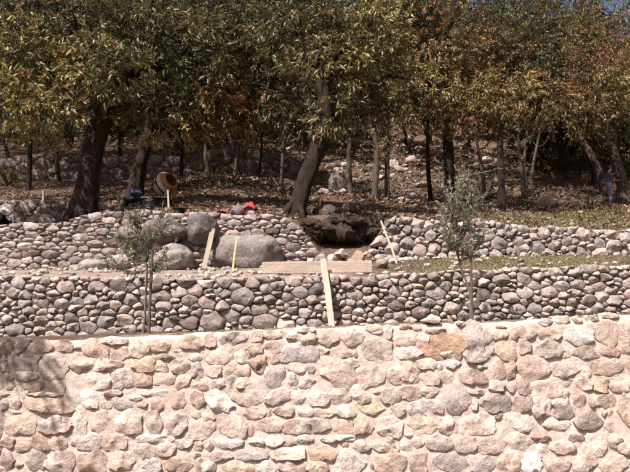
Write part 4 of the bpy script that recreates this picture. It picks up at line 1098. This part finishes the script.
# ------------------------------------------------------------------ boards, sticks and poles
def board(name, label, a, b, width, thick, m, normal=(0, -1, 0), cat='board'):
    """a sawn board from a to b, its broad side facing `normal`"""
    a, b = Vector(a), Vector(b); ax = (b - a).normalized(); nr = Vector(normal); nr = (nr - ax * nr.dot(ax)).normalized(); s = ax.cross(nr)
    bm = bmesh.new(); bmesh.ops.create_cube(bm, size=1)
    l = (b - a).length
    for v in bm.verts: v.co = Vector((v.co.x * width, v.co.y * thick, v.co.z * l))
    bmesh.ops.subdivide_edges(bm, edges=[e for e in bm.edges if abs((e.verts[0].co - e.verts[1].co).z) > .5 * l], cuts=7)
    for v in bm.verts:
        q = Vector((v.co.z * 2.1 + width * 9, v.co.x * 5, l))
        v.co.x += .010 * mnoise.noise(q) * min(width / .1, 1); v.co.y += .012 * mnoise.noise(q + Vector((7, 0, 0)))
    bmesh.ops.bevel(bm, geom=[e for e in bm.edges if e.calc_face_angle(0) > 1.0], offset=.005, segments=1, affect='EDGES')
    me = bpy.data.meshes.new(name); bm.to_mesh(me); bm.free()
    o = link(name, me, m, None, (a + b) / 2)
    o.rotation_euler = Matrix((s, nr * -1, ax)).transposed().to_euler() if True else None
    return tag(o, label, cat)
YB_ = W2 + .16
pa, pb = at(262, 268, YB_), at(372, 266.5, YB_)
M['wood_x'] = M['wood_v']
board('formwork_board', 'wide pale board set on edge along the top of the second wall', pa, pb, .225, .045, M['wood_v'])
p0 = at(332, 323, W2 - .55); p0.z = H(p0.x, p0.y) - .02
board('prop_plank', 'narrow pale plank propped upright against the horizontal board', p0, at(323.5, 259, W2 + .02), .115, .04, M['wood_v'], (-.15, -1, .25))
def lean_stick(a, b, Y0, Y1, w, t, m, name, label, cat='stick'):
    A = at(a[0], a[1], Y0); return board(name, label, A, at(b[0], b[1], Y1), w, t, m, cat=cat)
lean_stick((204, 269), (213, 229), 14.9, 15.25, .12, .045, M['grey_wood'], 'leaning_board', 'short weathered board leaning on the wall left of the domed boulder', 'board')
M['yellow'] = plain('yellow_paint', (.46, .37, .18), .85)
M['red'] = plain('red_cloth', (.36, .05, .055), .9, var=.35, scale=8)
lean_stick((232.5, 271), (237, 237), 14.5, 14.75, .045, .03, M['yellow'], 'yellow_stick', 'thin yellow stick standing in front of the domed boulder')
lean_stick((262, 247), (264, 233), 15.2, 15.28, .035, .02, M['red'], 'red_marker', 'short red marker stick in the wall above the domed boulder')
mb = MB(); a, b = at(397, 264, 14.6), at(381, 221, 15.25)
c = a; mb.tube([Vector(), (b - a) * .33 + Vector((.01, 0, .01)), (b - a) * .66, b - a], [.026, .025, .024, .022], 8, lump=.06)
tag(mb.build('thin_pole', M['wood_v'], None, loc=a), 'thin pale pole leaning on the left end of the round-stone wall', 'pole')
x = at(43, 200, 18.8).x
mb = MB(); zb = at(43, 203, 18.8).z; zt = at(43, 191, 18.8).z
mb.tube([(0, 0, -.1), (.01, 0, (zt - zb) * .5), (0, .01, zt - zb)], [.045, .043, .04], 7, lump=.15)
tag(mb.build('post_stub', M['grey_wood'], None, loc=(x, 18.8, zb)), 'short wooden post stub on top of the low shaded wall', 'post')

# ------------------------------------------------------------------ cement mixer, trough and builders' things
def lathe(prof, n=24):
    V = []; Fc = []
    for r, z in prof:
        for k in range(n): V.append((r * math.cos(2 * math.pi * k / n), r * math.sin(2 * math.pi * k / n), z))
    for i in range(len(prof) - 1):
        for k in range(n): Fc.append((i * n + k, i * n + (k + 1) % n, (i + 1) * n + (k + 1) % n, (i + 1) * n + k))
    return V, Fc

M['cream'] = plain('worn_cream_paint', (.50, .42, .36), .6, var=.3)
M['orange'] = plain('orange_paint', (.33, .145, .065), .75, var=.45)
M['black'] = plain('black_metal', (.02, .02, .022), .5)
M['blackplastic'] = plain('black_plastic', (.010, .011, .013), .85)
M['blackplastic'].node_tree.nodes['Principled BSDF'].inputs['Specular IOR Level'].default_value = .15
M['blue'] = plain('blue_sack', (.055, .065, .13), .8, var=.5)
M['white'] = plain('white_sheet', (.80, .78, .76), .6, var=.08)
def mixer():
    Y = 18.3; c = at(166, 184, Y); g = H(c.x, Y)
    root = empty('cement_mixer', (c.x, Y, g), 'orange and cream cement mixer with round drum behind the black trough', 'mixer')
    cz = c.z - g
    ax = Vector((.66, -.52, .30)).normalized()          # mouth of the drum
    R = ax.to_track_quat('Z', 'Y').to_matrix()
    def put(name, prof, m, parent, inner=False, n=28):
        V, Fc = lathe(prof, n); mb = MB(); mb.add([R @ Vector(v) for v in V], Fc)
        o = mb.build(name, m, parent, sharp=35)
        if parent is root: o.location = (0, 0, cz)
        return o
    drum = put('drum', [(0, -.36), (.12, -.345), (.22, -.30), (.30, -.215), (.35, -.10), (.362, .0), (.35, .08), (.32, .14)], M['cream'], root)
    put('drum_mouth', [(.321, .138), (.28, .20), (.225, .26), (.205, .265), (.195, .25), (.28, .12), (.28, -.1), (0, -.25)], M['orange'], drum)
    put('ring_gear', [(.355, -.02), (.378, -.015), (.378, .02), (.355, .025)], M['black'], drum)
    mb = MB(); s = ax.cross(Vector((0, 0, 1))).normalized()
    for sg in (-1, 1):                                  # the yoke
        mb.tube([R @ Vector((0, 0, -.42)), s * sg * .26 + ax * -.36, s * sg * .39 + ax * -.12, s * sg * .40 + ax * .02], [.02] * 4, 8)
    mb.tube([(ax * math.cos(t) + ax.cross(s) * math.sin(t)) * (.372 if math.cos(t) < .5 else .33) for t in np.linspace(.9, 3.6, 20)], [.012] * 20, 6)
    o = mb.build('yoke', M['black'], root); o.location = (0, 0, cz)
    for sx in (-1, 1):
        for sy in (-1, 1):
            lb = MB(); lb.tube([(sx * .15, sy * .06, cz - .30), (sx * .32, sy * .32, .02)], [.024, .022], 8); lb.build('leg', M['orange'], root)
    bm = MB(); bm.tube([(.20, 0, cz - .45), (.20, 0, cz - .14)], [.11, .11], 4); bm.build('motor_box', M['orange'], root, smooth=False, sharp=None)
    for sx in (-1, 1):
        V, Fc = lathe([(0, -.03), (.13, -.03), (.15, 0), (.13, .03), (0, .03)], 18); w = MB()
        w.add([Vector((v[2] + sx * .38, v[0] + .3, v[1] + .15)) for v in V], Fc); w.build('wheel', M['black'], root)
mixer()

def trough():
    Y = 16.9; a, b = at(141, 210, Y), at(168, 210, Y); zt = at(150, 197.5, Y).z; z0 = a.z
    L_, D_2, h = b.x - a.x, .5, zt - z0
    root = empty('mortar_trough', ((a.x + b.x) / 2, Y + .25, z0), 'long black mortar trough standing on the wall top before the cement mixer', 'trough')
    mb = MB(); o_, i_ = L_ / 2, L_ / 2 - .03; t = .9
    ring = lambda w, d, z: [(-w, -d, z), (w, -d, z), (w, d, z), (-w, d, z)]
    V = ring(o_ * t, .22 * t, 0) + ring(o_, .25, h) + ring(i_, .22, h) + ring(i_ * t, .2 * t, .05)
    Fc = [(3, 2, 1, 0), (12, 13, 14, 15)] + [(r * 4 + k, r * 4 + (k + 1) % 4, r * 4 + 4 + (k + 1) % 4, r * 4 + 4 + k) for r in range(3) for k in range(4)]
    mb.add(V, Fc); mb.build('tub', M['blackplastic'], root, smooth=False, sharp=None)
    rm = MB(); q = [Vector(v) for v in ring(o_ + .01, .26, h)]; rm.tube(q + [q[0]], [.018] * 5, 6); rm.build('rim', M['black'], root)
trough()
board('wooden_stake', 'thin upright wooden stake at the right end of the black trough', at(169, 212, 16.7), at(168, 190, 16.75), .05, .03, M['wood_v'], cat='stake')

def sack(px, py, Y, rx, ry, rz, seed, m, name, label, cat):
    c = at(px, py, Y); me = rock(rx, ry, rz, seed, 3, .35, .3, 3); o = link(name, me, m, None, c); return tag(o, label, cat)
sack(136, 193, 17.6, .17, .15, .11, 601, M['blue'], 'blue_sack', 'crumpled blue sack at the left end of the black trough', 'sack')
sack(131, 200, 17.2, .22, .15, .10, 607, M['blackplastic'], 'black_sack', 'black plastic sack sagging left of the black trough', 'sack')
def bucket(px, py, Y, r, h, label):
    c = at(px, py, Y); root = empty('bucket', c, label, 'bucket')
    V, Fc = lathe([(0, 0), (r * .8, 0), (r, h), (r * 1.06, h), (r * 1.06, h - .02), (r * .98, h - .02), (r * .76, .02), (0, .02)], 20)
    mb = MB(); mb.add(V, Fc); mb.build('pail', M['blackplastic'], root)
    hb_ = MB(); hb_.tube([(r * math.cos(t), -.04 - r * .6 * math.sin(t), h * .98 + .0 * t) for t in np.linspace(0, math.pi, 9)], [.006] * 9, 5); hb_.build('handle', M['black'], root)
bucket(179, 215, 16.0, .155, .17, 'black bucket standing on the wall top right of the trough')

def cloth(name, label, c, w, d, h, seed, m):
    """a limp piece of cloth lying over what is below it"""
    n = 18; V = []
    for i in range(n):
        for j in range(n):
            u, v = i / (n - 1) - .5, j / (n - 1) - .5
            r = math.hypot(u, v) * 2
            z = h * (1 - r ** 2.2) + .05 * mnoise.noise(Vector((u * 6 + seed, v * 6, 0))) + .02 * mnoise.noise(Vector((u * 15, v * 15, seed)))
            V.append((u * w * (1 + .2 * mnoise.noise(Vector((u * 3, v * 3, seed)))), v * d, max(z, -.06)))
    Fc = [(i * n + j, (i + 1) * n + j, (i + 1) * n + j + 1, i * n + j + 1) for i in range(n - 1) for j in range(n - 1)]
    me = mesh_py(name, V, Fc, True); o = link(name, me, m, None, c)
    sm = o.modifiers.new('thickness', 'SOLIDIFY'); sm.thickness = .012
    return tag(o, label, 'cloth')
p = at(249.5, 214, 15.75); loose(249.5, 15.72, .15, 610, 'squared stone under the red cloth on the wall top', (.40, .33, .31), zoff=p.z - .12, flat=1.3)
cloth('red_cloth', 'bright red cloth draped over a squared stone on the wall top', p + Vector((0, -.02, .17)), .32, .34, .12, 2, M['red'])
p = at(221, 214, 16.05); cloth('red_cloth', 'flat dark red cloth lying on the wall edge left of the bright one', Vector((p.x, 16.05, H(p.x, 16.05) + .06)), .4, .25, .04, 8, plain('dark_red_cloth', (.20, .04, .045), .85, var=.4))
o = loose(240, 16.1, .17, 612, 'dark pointed stone on the wall top left of the bright red cloth', (.15, .14, .15), flat=1.1)
p = at(7, 211, 16.55); cloth('white_sheet', 'small crumpled white sheet at the far left edge on the upper terrace', p, .34, .34, .14, 5, M['white'])
sack(-2, 221, 16.9, .34, .3, .2, 620, M['blackplastic'], 'black_tarp', 'black bundled tarp under the white sheet at the far left', 'tarp')

# ------------------------------------------------------------------ the person by the right tree
def person():
    Y = 29.9; px = 609.8
    b = ZG(px, Y); g = b.copy()
    h = at(px, 167, Y).z - g.z; s = h / 1.70
    root = empty('person', g, 'person in blue shirt and pale jeans standing with hands on the right tree', 'person')
    J = {'pel': (0, 0, .93), 'waist': (.0, 0, 1.08), 'chest': (.02, 0, 1.27), 'neckb': (.05, 0, 1.43), 'neck': (.07, 0, 1.49), 'head0': (.09, 0, 1.56), 'head1': (.10, 0, 1.63), 'head2': (.095, 0, 1.67),
         'shl': (.03, .17, 1.39), 'ell': (.08, .24, 1.13), 'wrl': (.30, .17, 1.09), 'hal': (.38, .14, 1.10), 'shr': (.03, -.17, 1.39), 'elr': (.06, -.23, 1.12), 'wrr': (.28, -.16, 1.05), 'har': (.36, -.13, 1.06),
         'hil': (0, .09, .88), 'knl': (.05, .10, .50), 'anl': (.02, .10, .09), 'tol': (.17, .11, .035), 'hir': (0, -.09, .88), 'knr': (.02, -.10, .49), 'anr': (-.04, -.10, .09), 'tor': (.11, -.11, .035)}
    rad = {'pel': .15, 'waist': .125, 'chest': .15, 'neckb': .085, 'neck': .055, 'head0': .075, 'head1': .095, 'head2': .085, 'shl': .07, 'ell': .045, 'wrl': .03, 'hal': .032, 'shr': .07, 'elr': .045, 'wrr': .03, 'har': .032,
           'hil': .105, 'knl': .068, 'anl': .045, 'tol': .038, 'hir': .105, 'knr': .068, 'anr': .045, 'tor': .038}
    E = [('pel', 'waist'), ('waist', 'chest'), ('chest', 'neckb'), ('neckb', 'neck'), ('neck', 'head0'), ('head0', 'head1'), ('head1', 'head2')]
    for q in 'lr': E += [('chest', 'sh' + q), ('sh' + q, 'el' + q), ('el' + q, 'wr' + q), ('wr' + q, 'ha' + q), ('pel', 'hi' + q), ('hi' + q, 'kn' + q), ('kn' + q, 'an' + q), ('an' + q, 'to' + q)]
    names = list(J); me = bpy.data.meshes.new('body')
    me.from_pydata([Vector(J[k]) * s for k in names], [(names.index(a), names.index(c)) for a, c in E], [])
    tmp = bpy.data.objects.new('tmp_body', me); COL.objects.link(tmp)
    sk = tmp.modifiers.new('skin', 'SKIN'); tmp.modifiers.new('sub', 'SUBSURF').levels = 2
    for i, k in enumerate(names):
        sv = me.skin_vertices[0].data[i]; sv.radius = (rad[k] * s, rad[k] * s * (.8 if k in ('chest', 'waist', 'pel') else 1)); sv.use_root = (k == 'pel')
    dg = bpy.context.evaluated_depsgraph_get(); ev = tmp.evaluated_get(dg)
    bm = bmesh.new(); bm.from_mesh(ev.to_mesh()); ev.to_mesh_clear()
    bpy.data.objects.remove(tmp)
    def add_tube(pts, r, n=6):
        t = MB(); t.tube([Vector(p) * s for p in pts], [x * s for x in r], n)
        vs = [bm.verts.new(v) for v in t.V]
        for f in t.F: bm.faces.new([vs[i] for i in f])
    for q, sg in (('hal', 1), ('har', -1)):               # fingers laid on the bark
        hx = Vector(J[q])
        for k, (dz, l) in enumerate([(.028, .07), (.009, .08), (-.010, .075), (-.028, .06)]):
            add_tube([hx + Vector((.0, 0, dz * .6)), hx + Vector((l * .5, .0, dz + .015)), hx + Vector((l, -.015 * sg, dz * 1.2 + .02))], [.011, .010, .007])
        add_tube([hx + Vector((-.04, 0, .015)), hx + Vector((-.01, -.03 * sg, .045)), hx + Vector((.025, -.04 * sg, .06))], [.012, .011, .008])
    hd = Vector(J['head1'])
    add_tube([hd + Vector((.08, 0, .0)), hd + Vector((.118, 0, -.02)), hd + Vector((.085, 0, -.035))], [.010, .014, .010])   # nose
    for sg in (-1, 1): add_tube([hd + Vector((-.01, .085 * sg, .02)), hd + Vector((-.015, .105 * sg, 0)), hd + Vector((-.01, .088 * sg, -.03))], [.012, .014, .010])
    add_tube([hd + Vector((.078, -.025, -.062)), hd + Vector((.092, 0, -.062)), hd + Vector((.078, .025, -.062))], [.006, .009, .006])
    me2 = bpy.data.meshes.new('body'); 
    skin = plain('skin', (.42, .25, .17), .6, var=.08); shirt = plain('blue_shirt', (.10, .13, .22), .85, var=.25); jean = plain('pale_jeans', (.26, .28, .33), .9, var=.2); shoe = plain('brown_shoe', (.08, .05, .035), .7)
    for m in (skin, shirt, jean, shoe): me2.materials.append(m)
    for f in bm.faces:
        c = f.calc_center_median() / s; f.smooth = True
        if c.z < .10: f.material_index = 3
        elif c.z < .98: f.material_index = 2
        elif c.z < 1.455 and not (c.x > .09 and abs(c.y) > .1 and c.z < 1.2): f.material_index = 1
        else: f.material_index = 0
        if c.x > .115 and c.z < 1.25 and c.z > .98 and abs(c.y) > .08: f.material_index = 0
    bmesh.ops.recalc_face_normals(bm, faces=bm.faces); bm.to_mesh(me2); bm.free()
    link('body', me2, None, root)
    hm = rock(.112 * s, .112 * s, .095 * s, 900, 3, .10, .1, 1); o = link('hair', hm, plain('dark_hair', (.018, .014, .014), .8), root, Vector((hd.x - .022, 0, hd.z + .035)) * s)
    for sg in (-1, 1):
        V, Fc = lathe([(0, -.012), (.010, -.006), (.012, 0), (.010, .006), (0, .012)], 8); e = MB(); e.add([Vector(v) * s for v in V], Fc)
        e.build('eye', M['black'], root, loc=(hd + Vector((.085, .034 * sg, .012))) * s)
person()
